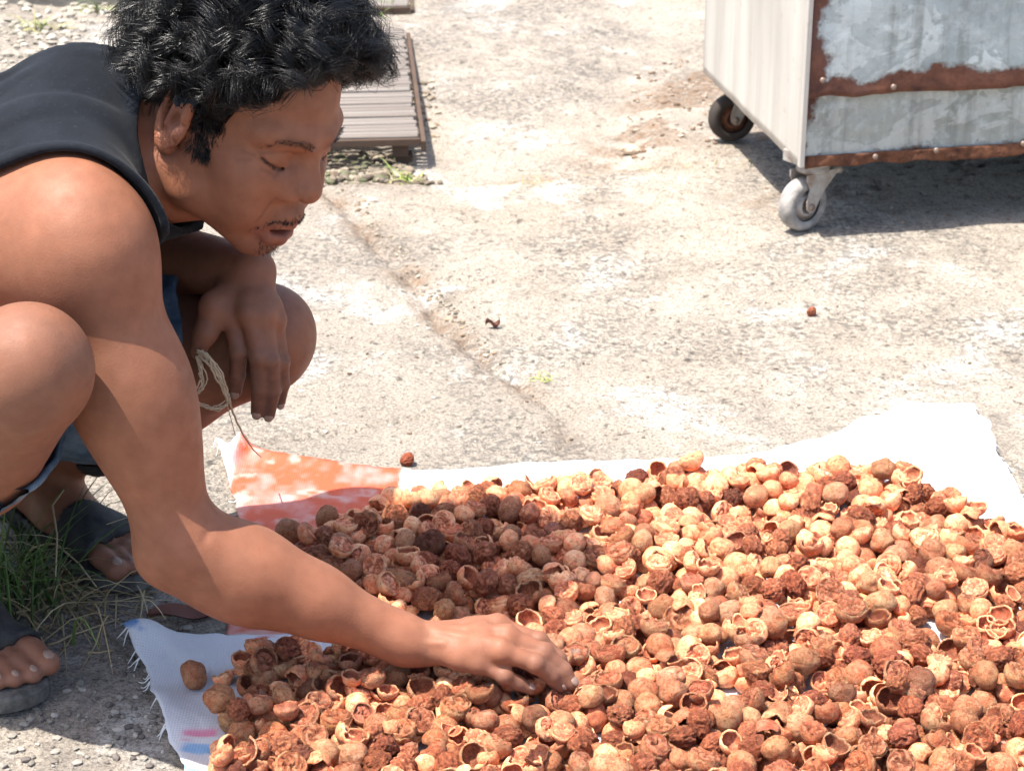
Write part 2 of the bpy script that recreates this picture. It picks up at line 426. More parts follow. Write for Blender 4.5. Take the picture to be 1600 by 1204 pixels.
for (x, z) in [(.020, .262), (.115, Z0 + .008), (.215, Z0 + .012), (.36, Z0 + .014), (.135, .245), (.52, Z0 + .01), (.70, Z0 + .01)]:
    bm = bmesh.new(); bmesh.ops.create_uvsphere(bm, u_segments=10, v_segments=6, radius=.0048)
    for v in bm.verts: v.co = Vector((v.co.x + x, v.co.y * .6 - .0125 - (.004 if z > .24 else 0), v.co.z + z))
    new_obj('rivet', bm_mesh('rivet', bm, True), MAT_RIV, CART)
# casters
nt = NT('caster_rubber'); MAT_TYRE = nt.done(nt.mix(nt.ramp(nt.noise(40, 5, .7), [(.3, 0.0), (.7, 1.0)]), (.14, .13, .12), (.40, .375, .345)), .85, 0, nt.bump(nt.noise(120, 3), .4, .002), .2)
nt = NT('caster_steel'); MAT_FORK = nt.done(nt.mix(nt.ramp(nt.noise(35, 6, .7), [(.4, 0.0), (.7, 1.0)]), (.40, .385, .36), (.23, .15, .10)), .55, .3, nt.bump(nt.noise(80, 3), .3, .002), .4)
nt = NT('caster_dark'); MAT_TYRE2 = nt.done(nt.mix(nt.noise(40, 4), (.02, .018, .017), (.07, .055, .045)), .85, 0, None, .2)
def lathe(prof, n=28):
    V = []; 
    for k in range(n):
        a = 2 * math.pi * k / n
        for r, x in prof: V.append((x, r * math.cos(a), r * math.sin(a)))
    m = len(prof); Fc = []
    for k in range(n):
        for j in range(m - 1):
            Fc.append((k * m + j, ((k + 1) % n) * m + j, ((k + 1) % n) * m + j + 1, k * m + j + 1))
    return np.array(V), Fc
def caster(cx, cy, rz, tyre, hubmat):
    """wheel radius 43 mm, held in a fork that trails behind the swivel"""
    R0 = .043
    Mz = np.array([[math.cos(rz), -math.sin(rz), 0], [math.sin(rz), math.cos(rz), 0], [0, 0, 1]])
    gz = .0005
    def tr(V, dy=0, dz=0): return (np.asarray(V) + np.array([0, dy, dz])) @ Mz.T + np.array([cx, cy, 0])
    root = empty('caster'); root.parent = CART
    w = .015
    v, f = lathe([(.026, -w * .8), (.028, -w), (.036, -w), (.0405, -w * .85), (.043, -w * .45), (.043, w * .45), (.0405, w * .85), (.036, w), (.028, w), (.026, w * .8)])
    t = new_obj('tyre', np_mesh('tyre', tr(v, .018, R0 + gz), faces=f), tyre, root)
    v, f = lathe([(.0, -w * .55), (.012, -w * .6), (.0125, -w * .9), (.017, -w * .9), (.019, -w * .5), (.0262, -w * .55), (.0262, w * .55), (.019, w * .5), (.017, w * .9), (.0125, w * .9), (.012, w * .6), (0, w * .55)])
    new_obj('rim', np_mesh('rim', tr(v, .018, R0 + gz), faces=f), hubmat, root)
    # fork cheeks: curved plates that narrow to the axle
    parts = []
    for s_ in (-1, 1):
        out = []
        side_prof = [(-.030, .098), (.030, .098), (.030, .088), (.022, .072), (.028, .052), (.027, .040), (.020, .034), (.011, .036), (.005, .046), (-.006, .064), (-.022, .080), (-.030, .088)]
        x0 = s_ * (w + .003); x1 = s_ * (w + .0055)
        V = [(x0, y, z) for y, z in side_prof] + [(x1, y, z) for y, z in side_prof]; n = len(side_prof)
        Fc = [tuple(range(n)), tuple(range(2 * n - 1, n - 1, -1))] + [(i, (i + 1) % n, n + (i + 1) % n, n + i) for i in range(n)]
        parts.append((np.array(V, float), Fc))
    v, f = join_vf(parts); me_ = np_mesh('fork', tr(v), faces=f, smooth=False)
    bm = bmesh.new(); bm.from_mesh(me_); bmesh.ops.recalc_face_normals(bm, faces=bm.faces); bm.to_mesh(me_); bm.free()
    fk = new_obj('fork', me_, MAT_FORK, root)
    v, f = lathe([(0, -.0005), (.026, 0), (.027, .004), (.024, .009), (.022, .013), (0, .0135)], 24)
    v = v[:, [1, 2, 0]]; new_obj('swivel_head', np_mesh('swivel_head', tr(v, 0, .0965), faces=f), MAT_FORK, root)
    new_obj('mounting_plate', bm_mesh('mounting_plate', box_bm((-.034, -.034, .1105), (.034, .034, Z0 + .004), Matrix.Translation((cx, cy, 0)) @ Matrix.Rotation(rz, 4, 'Z')), False, .001), MAT_FORK, root)
    v, f = lathe([(0, -.024), (.0055, -.0235), (.006, -.021), (.006, .021), (.0055, .0235), (0, .024)], 12); new_obj('axle_bolt', np_mesh('axle_bolt', tr(v, .018, R0 + gz), faces=f), MAT_RIV, root)
    # brake pedal
    v, f = tube([(-.012, -.030, .092), (-.012, -.042, .094), (-.012, -.050, .090)], [.007, .008, .006], 8); new_obj('brake_pedal', np_mesh('brake_pedal', tr(v), faces=f), MAT_FORK, root)
    return root
caster(.036, .050, rad(115), MAT_TYRE, MAT_FORK)
caster(.062, CD - .030, rad(95), MAT_TYRE2, MAT_RUST)
caster(CW - .05, .05, rad(40), MAT_TYRE, MAT_FORK)
caster(CW - .05, CD - .055, rad(160), MAT_TYRE2, MAT_RUST)
CART.location.z = ground_z(.475, 3.27) + .0
# ================================================================ slatted grates over the drain, kerb, stones
nt = NT('weathered_wood'); co = nt.coord('Object')
gr_ = nt.noise(22, 5, .65, nt.mapping(co, (.25, 6, 6)))
c = nt.mix(nt.ramp(gr_, [(.3, 0.0), (.7, 1.0)]), (.125, .105, .09), (.27, .24, .21))
oi = nt.new('ShaderNodeObjectInfo'); c = nt.mix(nt.math('MULTIPLY', oi.outputs['Random'], .45), c, nt.mix(1.0, c, (.55, .48, .45), 'MULTIPLY'))
MAT_WOOD = nt.done(c, .85, 0, nt.bump(gr_, .5, .003), .3)
nt = NT('dark_wood'); MAT_WOODD = nt.done(nt.mix(nt.noise(20, 4), (.05, .035, .027), (.13, .085, .06)), .9, 0, None, .2)
def grate(c_near, c_far, width, label, zt=.034, n=None):
    a = np.array(c_near[:2]); b_ = np.array(c_far[:2]); L_ = float(np.linalg.norm(b_ - a)); ang = math.atan2(b_[1] - a[1], b_[0] - a[0]) - math.pi / 2
    gz = ground_z(a[0], a[1])
    root = empty('slatted_grate', (float(a[0]), float(a[1]), gz), ang); tag(root, label, 'grate', 'slatted wooden grates over the drain')
    zt = zt - gz
    pitch = .0205; n = int(L_ / pitch); rs = random.Random(5)
    me = bm_mesh('slat', box_bm((-width, 0, -.014), (0, .0145, 0)), False, .0018, 1); me.materials.append(MAT_WOOD)
    for i in range(n):
        o = new_obj('slat', me, None, root); o.location = (rs.uniform(-.004, .003), i * pitch + (.004 if i % 11 == 10 else 0), zt + rs.uniform(-.0015, .0012)); o.rotation_euler = (rs.uniform(-.03, .03), rs.uniform(-.002, .002), rs.uniform(-.002, .002))
    for x0 in (-width + .02, -width / 2, -.045):
        new_obj('rail', bm_mesh('rail', box_bm((x0, .004, zt - .040), (x0 + .028, n * pitch - .006, zt - .0165)), False, .001), MAT_WOODD, root)
    new_obj('end_board', bm_mesh('end_board', box_bm((-width, -.009, zt - .016), (.004, -.002, zt - .003)), False, .0015), MAT_WOODD, root)
    new_obj('edge_strip', bm_mesh('edge_strip', box_bm((.0055, .0, zt - .030), (.014, n * pitch, zt - .010)), False, .0015), MAT_WOODD, root)
    for x0, y0 in ((-.04, .015), (-.04, n * pitch - .05), (-width + .02, .015), (-width + .02, n * pitch - .05)):
        new_obj('foot_block', bm_mesh('foot_block', box_bm((x0, y0, -.012), (x0 + .03, y0 + .03, zt - .0405)), False, .001), MAT_WOODD, root)
    return root
grate(PZ(653, 212, .034), PZ(630, 42, .034), .52, 'weathered slatted wooden grate lying beside the rubble edge behind the head')
grate(PZ(637, 8, .034), PZ(628, -120, .034), .55, 'slatted wooden grate farther along the drain, past the grassy gap')

# kerb far left
V = box_bm((-1.9, 4.66, -.02), (-.80, 4.95, .075)); MATK = NT('kerb_cement'); MATK = MATK.done(MATK.mix(MATK.ramp(MATK.noise(14, 6, .65), [(.3, 0.0), (.7, 1.0)]), (.15, .135, .12), (.30, .275, .24)), .95, 0, MATK.bump(MATK.noise(60, 5), .6, .006), .2)
k = new_obj('kerb', bm_mesh('kerb', V, False, .012, 2), MATK); k['kind'] = 'structure'

def stone_mesh(name, r, seed, sub_=2, flat=.7):
    bm = bmesh.new(); bmesh.ops.create_icosphere(bm, subdivisions=sub_, radius=1)
    P = np.array([v.co[:] for v in bm.verts]); d_ = 1 + .28 * vnoise(P * 1.3 + seed * 3.1, seed) + .12 * vnoise(P * 3.1, seed + 1)
    P = P * d_[:, None] * np.array([1.15, .9, flat]) * r
    for v, p in zip(bm.verts, P): v.co = p
    return bm_mesh(name, bm, False)
nt = NT('pale_stone'); MAT_STONE = nt.done(nt.mix(nt.ramp(nt.noise(50, 5), [(.3, 0.0), (.7, 1.0)]), (.36, .26, .18), (.58, .46, .34)), .9, 0, nt.bump(nt.noise(120, 4), .5, .003), .2)
p = PZ(985, 226); o = new_obj('stone', stone_mesh('stone', .0145, 3), MAT_STONE); o.location = (p[0], p[1], ground_z(p[0], p[1]) + .009)
tag(o, 'single pale stone lying on the path near the cart', 'stone')

# rubble and litter along the drain under the grate: too many and too small to pick apart
rs = np.random.default_rng(4); parts = []; cols = []
protos = []
for i in range(6):
    m = stone_mesh('t', 1, 20 + i, 1, .6); protos.append((np.array([v.co[:] for v in m.vertices]), [tuple(q.vertices) for q in m.polygons])); bpy.data.meshes.remove(m)
def scatter(pxpoly, n, r0, r1, pal, sink=.3):
    w = [PZ(*q)[:2] for q in pxpoly]; lo = np.min(w, 0); hi = np.max(w, 0); k = 0
    while k < n:
        q = rs.uniform(lo, hi)
        if not in_poly(w, np.array([q[0]]), np.array([q[1]]))[0]: continue
        k += 1; v, f = protos[rs.integers(6)]; r = rs.uniform(r0, r1); a = rs.uniform(0, 6.28)
        R_ = np.array([[math.cos(a), -math.sin(a), 0], [math.sin(a), math.cos(a), 0], [0, 0, 1]])
        parts.append((v @ R_.T * r * rs.uniform(.7, 1.3, 3) + np.array([q[0], q[1], ground_z(*q) + r * sink]), f))
        cols.append(np.tile(np.array(pal[rs.integers(len(pal))]) * rs.uniform(.7, 1.25), (len(v), 1)))
GREY = [(.30, .26, .2), (.20, .17, .13), (.42, .36, .28), (.16, .10, .06), (.32, .22, .13)]
scatter([(430, 222), (640, 222), (645, 250), (690, 268), (600, 280), (430, 284)], 520, .003, .010, [(.14, .11, .08), (.09, .06, .04), (.22, .17, .12), (.30, .25, .18), (.10, .11, .05)], .4)
scatter([(520, 290), (600, 380), (700, 500), (780, 590), (800, 585), (730, 500), (640, 400), (560, 300)], 150, .0015, .004, GREY)
scatter([(600, 120), (680, 120), (690, 230), (660, 230)], 60, .003, .008, GREY)
scatter([(0, 0), (200, 0), (160, 60), (0, 140)], 160, .004, .012, [(.42, .37, .3), (.3, .27, .22), (.5, .45, .37)])
scatter([(1000, 100), (1120, 90), (1130, 230), (960, 240)], 120, .002, .006, [(.14, .08, .05), (.3, .2, .13), (.4, .33, .26)])
scatter([(400, 430), (1590, 380), (1590, 620), (1300, 640), (900, 700), (400, 690)], 300, .001, .0032, [(.2, .17, .14), (.28, .24, .2), (.14, .09, .06), (.42, .38, .33), (.5, .47, .42)])
scatter([(0, 1130), (300, 960), (260, 1204), (0, 1204)], 160, .0015, .005, [(.22, .2, .17), (.38, .34, .29), (.12, .1, .09)])
scatter([(1150, 290), (1600, 270), (1600, 350), (1320, 350)], 60, .0015, .004, GREY)
v, f = join_vf(parts); cols = np.concatenate(cols)
nt = NT('grit'); MAT_GRIT = nt.done(nt.mix(nt.ramp(nt.noise(90, 4), [(.3, .0), (.7, .5)]), nt.attr('Col', 'Color'), (.2, .18, .15)), .95, 0, None, .15)
o = new_obj('gravel', np_mesh('gravel', v, faces=f, smooth=False, col=cols), MAT_GRIT); tag(o, 'loose grit and small rubble strewn over the concrete and along the drain', 'gravel', None, 'stuff')
# ================================================================ woven white sacks spread on the ground
def sack_sheet(name, bottom, right, top, left, nu, nv, zfun, inkfun, label, mat, seed):
    def samp(pts, n):
        pts = np.array([PZ(*q)[:2] if len(q) == 2 else q[:2] for q in pts]); s_ = np.r_[0, np.cumsum(np.hypot(*np.diff(pts, axis=0).T))]; t = np.linspace(0, s_[-1], n)
        return np.stack([np.interp(t, s_, pts[:, 0]), np.interp(t, s_, pts[:, 1])], 1)
    b_, t_, l_, r_ = samp(bottom, nu), samp(top, nu), samp(left, nv), samp(right, nv)
    u = np.linspace(0, 1, nu)[None, :, None]; v = np.linspace(0, 1, nv)[:, None, None]
    P = (1 - v) * b_[None] + v * t_[None] + (1 - u) * l_[:, None] + u * r_[:, None] - ((1 - u) * (1 - v) * b_[0] + u * (1 - v) * b_[-1] + (1 - u) * v * t_[0] + u * v * t_[-1])
    U = np.broadcast_to(u[..., 0], P.shape[:2]); Vv = np.broadcast_to(v[..., 0], P.shape[:2])
    edge = np.minimum.reduce([U * (b_[-1, 0] - b_[0, 0]), (1 - U) * 1.0, Vv * .5, (1 - Vv) * .5])
    X_, Y_ = P[..., 0], P[..., 1]
    q = np.stack([X_, Y_, 0 * X_ + seed], -1)
    rag = np.exp(-edge / .01)
    X_ = X_ + rag * .004 * fbm(q * 60, 2, seed); Y_ = Y_ + rag * .004 * fbm(q * 60, 2, seed + 1)
    Z = np.maximum(ground_h(X_, Y_), -.004) + .0045 + zfun(X_, Y_, U, Vv, q)
    top_ = np.stack([X_, Y_, Z], -1).reshape(-1, 3); n = len(top_); bot = top_ - np.array([0, 0, .0012])
    i = np.arange(n).reshape(nv, nu); q1 = np.stack([i[:-1, :-1], i[:-1, 1:], i[1:, 1:], i[1:, :-1]], -1).reshape(-1, 4)
    rim = np.concatenate([i[0, :], i[1:, -1], i[-1, -2::-1], i[-2:0:-1, 0]]); rn = np.roll(rim, -1)
    Q = np.concatenate([q1, q1[:, ::-1] + n, np.stack([rn, rim, rim + n, rn + n], 1)])
    col = inkfun(X_, Y_, q).reshape(-1, 3)
    o = new_obj(name, np_mesh(name, np.concatenate([top_, bot]), quads=Q, col=np.concatenate([col, col])), mat)
    tag(o, label, 'sack', 'woven sacks under the nuts')
    return o, (X_, Y_, Z)
nt = NT('woven_sack'); co = nt.coord('Object')
wv1 = nt.new('ShaderNodeTexWave'); wv1.inputs['Scale'].default_value = 110; nt.link(co, wv1.inputs[0])
wv2 = nt.new('ShaderNodeTexWave'); wv2.bands_direction = 'Y'; wv2.inputs['Scale'].default_value = 110; nt.link(co, wv2.inputs[0])
wv = nt.math('MAXIMUM', wv1.outputs[0], wv2.outputs[0])
inkc = nt.attr('Col', 'Color')
c = nt.mix(nt.ramp(nt.noise(12, 5, .6), [(.45, .0), (.8, .4)]), inkc, nt.mix(1.0, inkc, (.82, .78, .72), 'MULTIPLY'))
c = nt.mix(nt.math('MULTIPLY', nt.ramp(nt.noise(150, 4, .7), [(.60, 0.0), (.72, 1.0)]), .25), c, (.45, .26, .15))
b = nt.bump(wv, .35, .0012); b = nt.bump(nt.noise(30, 4, .6), .35, .006, b)
MAT_SACK = nt.done(c, .62, 0, b, .35, Transmission_Weight=0.0)
WHITE = np.array([.60, .60, .61])
def px_rect(x, y, a, b_, soft=.004):
    """mask of a ground rectangle given by two photograph corners"""
    p, q = PZ(*a)[:2], PZ(*b_)[:2]; lo = np.minimum(p, q); hi = np.maximum(p, q)
    return sstep(lo[0] - soft, lo[0] + soft, x) * sstep(hi[0] + soft, hi[0] - soft, x) * sstep(lo[1] - soft, lo[1] + soft, y) * sstep(hi[1] + soft, hi[1] - soft, y)
def ink_back(x, y, q):
    c = np.tile(WHITE, x.shape + (1,))
    x0 = PZ(352, 712)[0]; x1 = PZ(628, 735)[0]
    m = sstep(x0 + .012, x0 + .020, x) * sstep(x1 + .002, x1 - .002, x) * sstep(2.462, 2.452, y + .05 * (x - x0))
    wear = np.clip(.95 + .35 * fbm(q * np.array([40, 40, 1]), 4, 4) + .12 * fbm(q * np.array([160, 60, 1]), 2, 6), .40, 1)
    c = c * (1 - (m * wear)[..., None]) + np.array([.52, .085, .030]) * (m * wear)[..., None]
    m2 = m * sstep(.15, .4, fbm(q * np.array([34, 50, 1]), 3, 9)); c = c * (1 - .75 * m2[..., None]) + .75 * np.array([.56, .36, .31]) * m2[..., None]
    return c
def z_back(x, y, u, v, q):
    z = .0022 * np.maximum(0, fbm(q * np.array([7, 11, 1]), 3, 3))
    p = PZ(1470, 690)[:2]; f = np.exp(-(((x - p[0]) / .10) ** 2 + ((y - p[1]) / .085) ** 2)); z = z + f * (.030 + .010 * np.sin((x * .8 + y) * 60))
    p = PZ(365, 760)[:2]; z = z + .016 * np.exp(-((x - p[0] + .01 + .018 * np.sin(y * 22)) / .010) ** 2) * sstep(2.20, 2.30, y)
    z = z + .010 * np.exp(-((v - 1.0) / .035) ** 2) * (.5 + .5 * np.sin(x * 17 + 1))
    return z
def ink_front(x, y, q):
    c = np.tile(WHITE * np.array([.97, .98, 1.0]), x.shape + (1,))
    def lay(m, col):
        nonlocal c
        m = np.clip(m, 0, 1)[..., None]; c = c * (1 - m) + np.array(col) * m
    n = fbm(q * np.array([60, 60, 1]), 2, 5); rag = fbm(q * np.array([30, 90, 1]), 2, 8)
    lay(px_rect(x, y, (196, 1004), (228, 1022)) * sstep(-.1, .2, n) * .9, (.10, .24, .48))
    lay(px_rect(x, y, (288, 1148), (338, 1166)) * sstep(-.15, .25, rag) * .85, (.62, .16, .28))
    lay(px_rect(x, y, (288, 1170), (350, 1230)) * sstep(-.25, .2, rag) * .85, (.16, .36, .62))
    lay(px_rect(x, y, (405, 1002), (432, 1020)) * sstep(-.3, .2, n), (.60, .10, .14))
    lay(px_rect(x, y, (545, 1000), (800, 1016)) * sstep(-.2, .1, rag) * .8, (.15, .25, .5))
    lay(px_rect(x, y, (1080, 1085), (1150, 1140)) * sstep(.0, .2, rag) * .5, (.45, .55, .68))
    return c
def z_front(x, y, u, v, q):
    z = .0026 * np.maximum(0, fbm(q * np.array([8, 10, 1]), 3, 13)) + .0018
    p = PZ(225, 1012)[:2]; z = z + .020 * np.exp(-(((x - p[0]) / .028) ** 2 + ((y - p[1]) / .022) ** 2))
    t = PZ(250, 1100)[:2]; z = z + .011 * np.exp(-((u) / .028) ** 2) * (.6 + .4 * np.sin(y * 55))
    p = PZ(300, 1040)[:2]; z = z + .007 * np.exp(-(((x - p[0]) * .7 + (y - p[1]) * .7) / .012) ** 2) * np.exp(-((x - p[0]) / .07) ** 2)
    return z
sackA, SA = sack_sheet('woven_sack', [(350, 1010), (800, 1035), (1250, 1070), (1800, 1090)], [(1800, 1090), (1720, 920), (1640, 830), (1592, 775), (1545, 700), (1518, 645)],
    [(343, 700), (420, 718), (620, 738), (760, 745), (900, 735), (1050, 722), (1180, 718), (1290, 700), (1370, 672), (1440, 645), (1518, 645)], [(350, 1010), (372, 900), (372, 810), (352, 740), (343, 700)], 230, 90, z_back, ink_back, 'white woven sack with worn orange print and a raised corner beside the far nuts', MAT_SACK, 2)
sackB, SB = sack_sheet('woven_sack', [(335, 1400), (800, 1430), (1300, 1430), (1850, 1430)], [(1850, 1430), (1780, 1200), (1700, 1050)],
    [(188, 1003), (300, 1000), (420, 998), (640, 1005), (980, 985), (1250, 1000), (1400, 1028), (1530, 1036), (1700, 1050)], [(335, 1400), (285, 1210), (245, 1110), (228, 1050), (188, 1003)], 230, 100, z_front, ink_front, 'white woven sack with a frayed, curled corner and blue and pink print beside the sandal', MAT_SACK, 5)
# loose threads along the frayed edges
nt = NT('sack_thread'); MAT_THR = nt.done((.72, .71, .69), .7, 0, None, .3)
rs = np.random.default_rng(9)
def threads(par, grid, sel, n, ln):
    X_, Y_, Z_ = grid
    for k in range(n):
        i, j, d0 = sel(rs)
        p = np.array([X_[i, j], Y_[i, j], Z_[i, j]]); d_ = np.array(d0) + rs.normal(0, .35, 3) * np.array([1, 1, .1]); d_ /= np.linalg.norm(d_)
        L_ = ln * rs.uniform(.4, 1.2); P = []; q = p.copy()
        for s_ in range(6):
            P.append(q.copy()); d_ = d_ + rs.normal(0, .3, 3) * np.array([1, 1, .05]); d_ /= np.linalg.norm(d_); q = q + d_ * L_ / 5; q[2] = max(q[2] - .003, ground_z(q[0], q[1]) + .0012)
        v, f = tube(P, np.linspace(.0009, .0004, 6), 5); new_obj('loose_thread', np_mesh('loose_thread', v, faces=f), MAT_THR, par)
threads(sackB, SB, lambda r: (r.integers(30, 95), 0, (-1, -.2, 0)), 13, .012)
threads(sackA, SA, lambda r: (r.integers(45, 90), 229, (1, .1, 0)), 12, .012)
threads(sackA, SA, lambda r: (r.integers(55, 90), 0, (-1, 0, 0)), 4, .010)
# ================================================================ the squatting man
BODY_RES = 0.0031
class Field:
    """signed distance values on a lattice; shapes are blended in and the skin is drawn out with surface nets"""
    def __init__(s, lo, hi, res, snap=None):
        s.res = res; lo = np.array(lo, float); hi = np.array(hi, float)
        s.base = np.zeros(3) if snap is None else snap
        s.i0 = np.floor((lo - s.base) / res).astype(int)
        s.n = np.ceil((hi - s.base) / res).astype(int) - s.i0 + 1
        s.lo = s.base + s.i0 * res
        s.a = np.full(tuple(s.n), 1.0, np.float32); s.log = []
    def pts(s, lo, hi):
        a = np.maximum(np.floor((np.array(lo) - s.lo) / s.res).astype(int), 0)
        b = np.minimum(np.ceil((np.array(hi) - s.lo) / s.res).astype(int) + 1, s.n)
        if np.any(b <= a): return None, None
        sl = tuple(slice(i, j) for i, j in zip(a, b))
        g = np.stack(np.meshgrid(*[(s.lo[k] + np.arange(a[k], b[k]) * s.res).astype(np.float32) for k in range(3)], indexing='ij'), -1)
        return sl, g
    def put(s, fn, lo, hi, k=.01, op='u'):
        s.log.append((fn, lo, hi, k, op))
        m = k + 3 * s.res
        sl, g = s.pts(np.array(lo) - m, np.array(hi) + m)
        if sl is None: return
        d = fn(g); a = s.a[sl]
        if op == 'u':
            if k > 0:
                h = np.maximum(k - np.abs(a - d), 0) / k; s.a[sl] = np.minimum(a, d) - h * h * k * .25
            else: s.a[sl] = np.minimum(a, d)
        elif op == 's':
            d = -d
            if k > 0:
                h = np.maximum(k - np.abs(a - d), 0) / k; s.a[sl] = np.maximum(a, d) + h * h * k * .25
            else: s.a[sl] = np.maximum(a, d)
        elif op == 'add': s.a[sl] = a + d
    def cone(s, a, b, ra, rb, k=.01, op='u'):
        a = np.array(a, np.float32); b = np.array(b, np.float32); ab = b - a; L = float(ab @ ab) + 1e-9
        def fn(g):
            t = np.clip(((g - a) @ ab) / L, 0, 1)
            return np.sqrt(((g - a - t[..., None] * ab) ** 2).sum(-1)) - (ra + (rb - ra) * t)
        s.put(fn, np.minimum(a - ra, b - rb), np.maximum(a + ra, b + rb), k, op)
    def chain(s, P, R, k=.01, op='u'):
        for i in range(len(P) - 1): s.cone(P[i], P[i + 1], R[i], R[i + 1], k, op)
    def ell(s, c, r, M=None, k=.01, op='u'):
        c = np.array(c, np.float32); r = np.array(r, np.float32); M = np.eye(3) if M is None else M
        M = np.asarray(M, np.float32); rm = np.abs(M) @ r if True else r.max()
        def fn(g):
            q = (g - c) @ M
            k0 = np.sqrt(((q / r) ** 2).sum(-1)); k1 = np.sqrt(((q / (r * r)) ** 2).sum(-1)) + 1e-6
            return k0 * (k0 - 1) / k1
        s.put(fn, c - rm, c + rm, k, op)
    def merge(s, o, k=0.0):
        off = o.i0 - s.i0
        a0 = np.maximum(off, 0); b0 = np.minimum(off + o.n, s.n)
        sl = tuple(slice(i, j) for i, j in zip(a0, b0)); so_ = tuple(slice(i - f, j - f) for i, j, f in zip(a0, b0, off))
        a = s.a[sl]; d = o.a[so_]
        if k > 0:
            h = np.maximum(k - np.abs(a - d), 0) / k; s.a[sl] = np.minimum(a, d) - h * h * k * .25
        else: s.a[sl] = np.minimum(a, d)
    def surf(s, smooth=1):
        a = s.a; n = s.n; sg = a < 0
        c = np.zeros(tuple(n - 1), np.int8)
        for i in (0, 1):
            for j in (0, 1):
                for k in (0, 1):
                    c += sg[i:n[0] - 1 + i, j:n[1] - 1 + j, k:n[2] - 1 + k]
        flat = np.flatnonzero((c > 0) & (c < 8)); dims = n - 1
        I = np.stack(np.unravel_index(flat, tuple(dims)), 1)
        cv = np.stack([a[I[:, 0] + i, I[:, 1] + j, I[:, 2] + k] for i in (0, 1) for j in (0, 1) for k in (0, 1)], 1)
        co = np.array([(i, j, k) for i in (0, 1) for j in (0, 1) for k in (0, 1)], float)
        acc = np.zeros((len(I), 3)); cnt = np.zeros(len(I))
        for u in range(8):
            for w in range(u + 1, 8):
                if np.abs(co[u] - co[w]).sum() != 1: continue
                va, vb = cv[:, u], cv[:, w]; m = (va < 0) != (vb < 0)
                t = np.where(m, va / np.where(m, va - vb, 1), 0)
                acc += np.where(m[:, None], co[u] + t[:, None] * (co[w] - co[u]), 0); cnt += m
        V = s.lo + (I + acc / cnt[:, None]) * s.res
        quads = []
        st = np.array([dims[1] * dims[2], dims[2], 1])
        for ax in range(3):
            s0 = [slice(None)] * 3; s1 = [slice(None)] * 3; s0[ax] = slice(0, n[ax] - 1); s1[ax] = slice(1, n[ax])
            A = sg[tuple(s0)]; B = sg[tuple(s1)]
            E = np.stack(np.nonzero(A != B), 1)
            u, w = [(1, 2), (2, 0), (0, 1)][ax]
            E = E[(E[:, u] > 0) & (E[:, w] > 0) & (E[:, u] < n[u] - 1) & (E[:, w] < n[w] - 1)]
            f = (E * st).sum(1)
            q = np.stack([f - st[u] - st[w], f - st[w], f, f - st[u]], 1)
            flip = ~A[tuple(E.T)]
            q[flip] = q[flip][:, ::-1]
            quads.append(q)
        Q = np.searchsorted(flat, np.concatenate(quads))
        e = np.concatenate([Q[:, [0, 1]], Q[:, [1, 2]], Q[:, [2, 3]], Q[:, [3, 0]]])
        for _ in range(smooth):
            deg = np.bincount(e[:, 0], minlength=len(V)) + np.bincount(e[:, 1], minlength=len(V))
            S = np.stack([np.bincount(e[:, 0], V[e[:, 1], k], len(V)) + np.bincount(e[:, 1], V[e[:, 0], k], len(V)) for k in range(3)], 1)
            V = V * .5 + .5 * S / np.maximum(deg, 1)[:, None]
        return V, Q
    def sample(s, P):
        q = (np.asarray(P) - s.lo) / s.res; i = np.clip(np.floor(q).astype(int), 0, s.n - 2); t = np.clip(q - i, 0, 1); r = 0
        for x in (0, 1):
            for y in (0, 1):
                for z in (0, 1):
                    r = r + s.a[i[:, 0] + x, i[:, 1] + y, i[:, 2] + z] * (t[:, 0] if x else 1 - t[:, 0]) * (t[:, 1] if y else 1 - t[:, 1]) * (t[:, 2] if z else 1 - t[:, 2])
        return r

def euler3(yaw, pitch, roll):
    cy, sy, cp, sp, cr, sr = math.cos(yaw), math.sin(yaw), math.cos(pitch), math.sin(pitch), math.cos(roll), math.sin(roll)
    return (np.array([[cy, -sy, 0], [sy, cy, 0], [0, 0, 1]]) @ np.array([[cp, 0, sp], [0, 1, 0], [-sp, 0, cp]]) @ np.array([[1, 0, 0], [0, cr, -sr], [0, sr, cr]]))
def frame(x, y):
    x = np.array(x, float); x /= np.linalg.norm(x); y = np.array(y, float); y -= x * (x @ y); y /= np.linalg.norm(y)
    return np.stack([x, y, np.cross(x, y)], 1)

# ---- head frame: x forward, y to his left, z to the crown, origin between the ears
HR = euler3(rad(-37), rad(26.0), rad(-7.0)); HO = np.array([-0.267, 2.048, 0.563]); HS = .985
def hw(p): return HO + HS * (HR @ np.array(p, float))
def hl(P): return ((np.asarray(P) - HO) @ HR) / HS

# ---- skeleton (world metres)
PELV = np.array([-.70, 2.08, .21]); BELLY = np.array([-.63, 2.075, .325]); RIBS = np.array([-.53, 2.07, .43]); CHEST = np.array([-.445, 2.06, .475])
C7 = np.array([-.415, 2.065, .555])
TX = frame(RIBS - PELV, (0, 1, 0))                                   # torso frame: up the spine, to his left, towards the back
SH_R = PY(138, 395, 1.88); EL_R = PY(280, 846, 1.845); WR_R = PZ(642, 1004, .075)
SH_L = np.array([-.36, 2.235, .49]); EL_L = np.array([-.43, 2.22, .36]); WR_L = PY(392, 425, 2.075)
HIP_R = np.array([-.67, 1.99, .215]); KN_R = PY(40, 580, 1.765); AN_R = np.array([-.622, 1.995, .085])
HIP_L = np.array([-.66, 2.17, .215]); KN_L = PY(400, 530, 2.12); AN_L = np.array([-.545, 2.235, .085])
FD = np.array([.74, -.67, 0]); FD /= np.linalg.norm(FD); FS = np.array([-FD[1], FD[0], 0])     # foot direction and side

B = Field((-.86, 1.62, 0.0), (.12, 2.40, .80), BODY_RES)
def sub(lo, hi): return Field(lo, hi, BODY_RES)

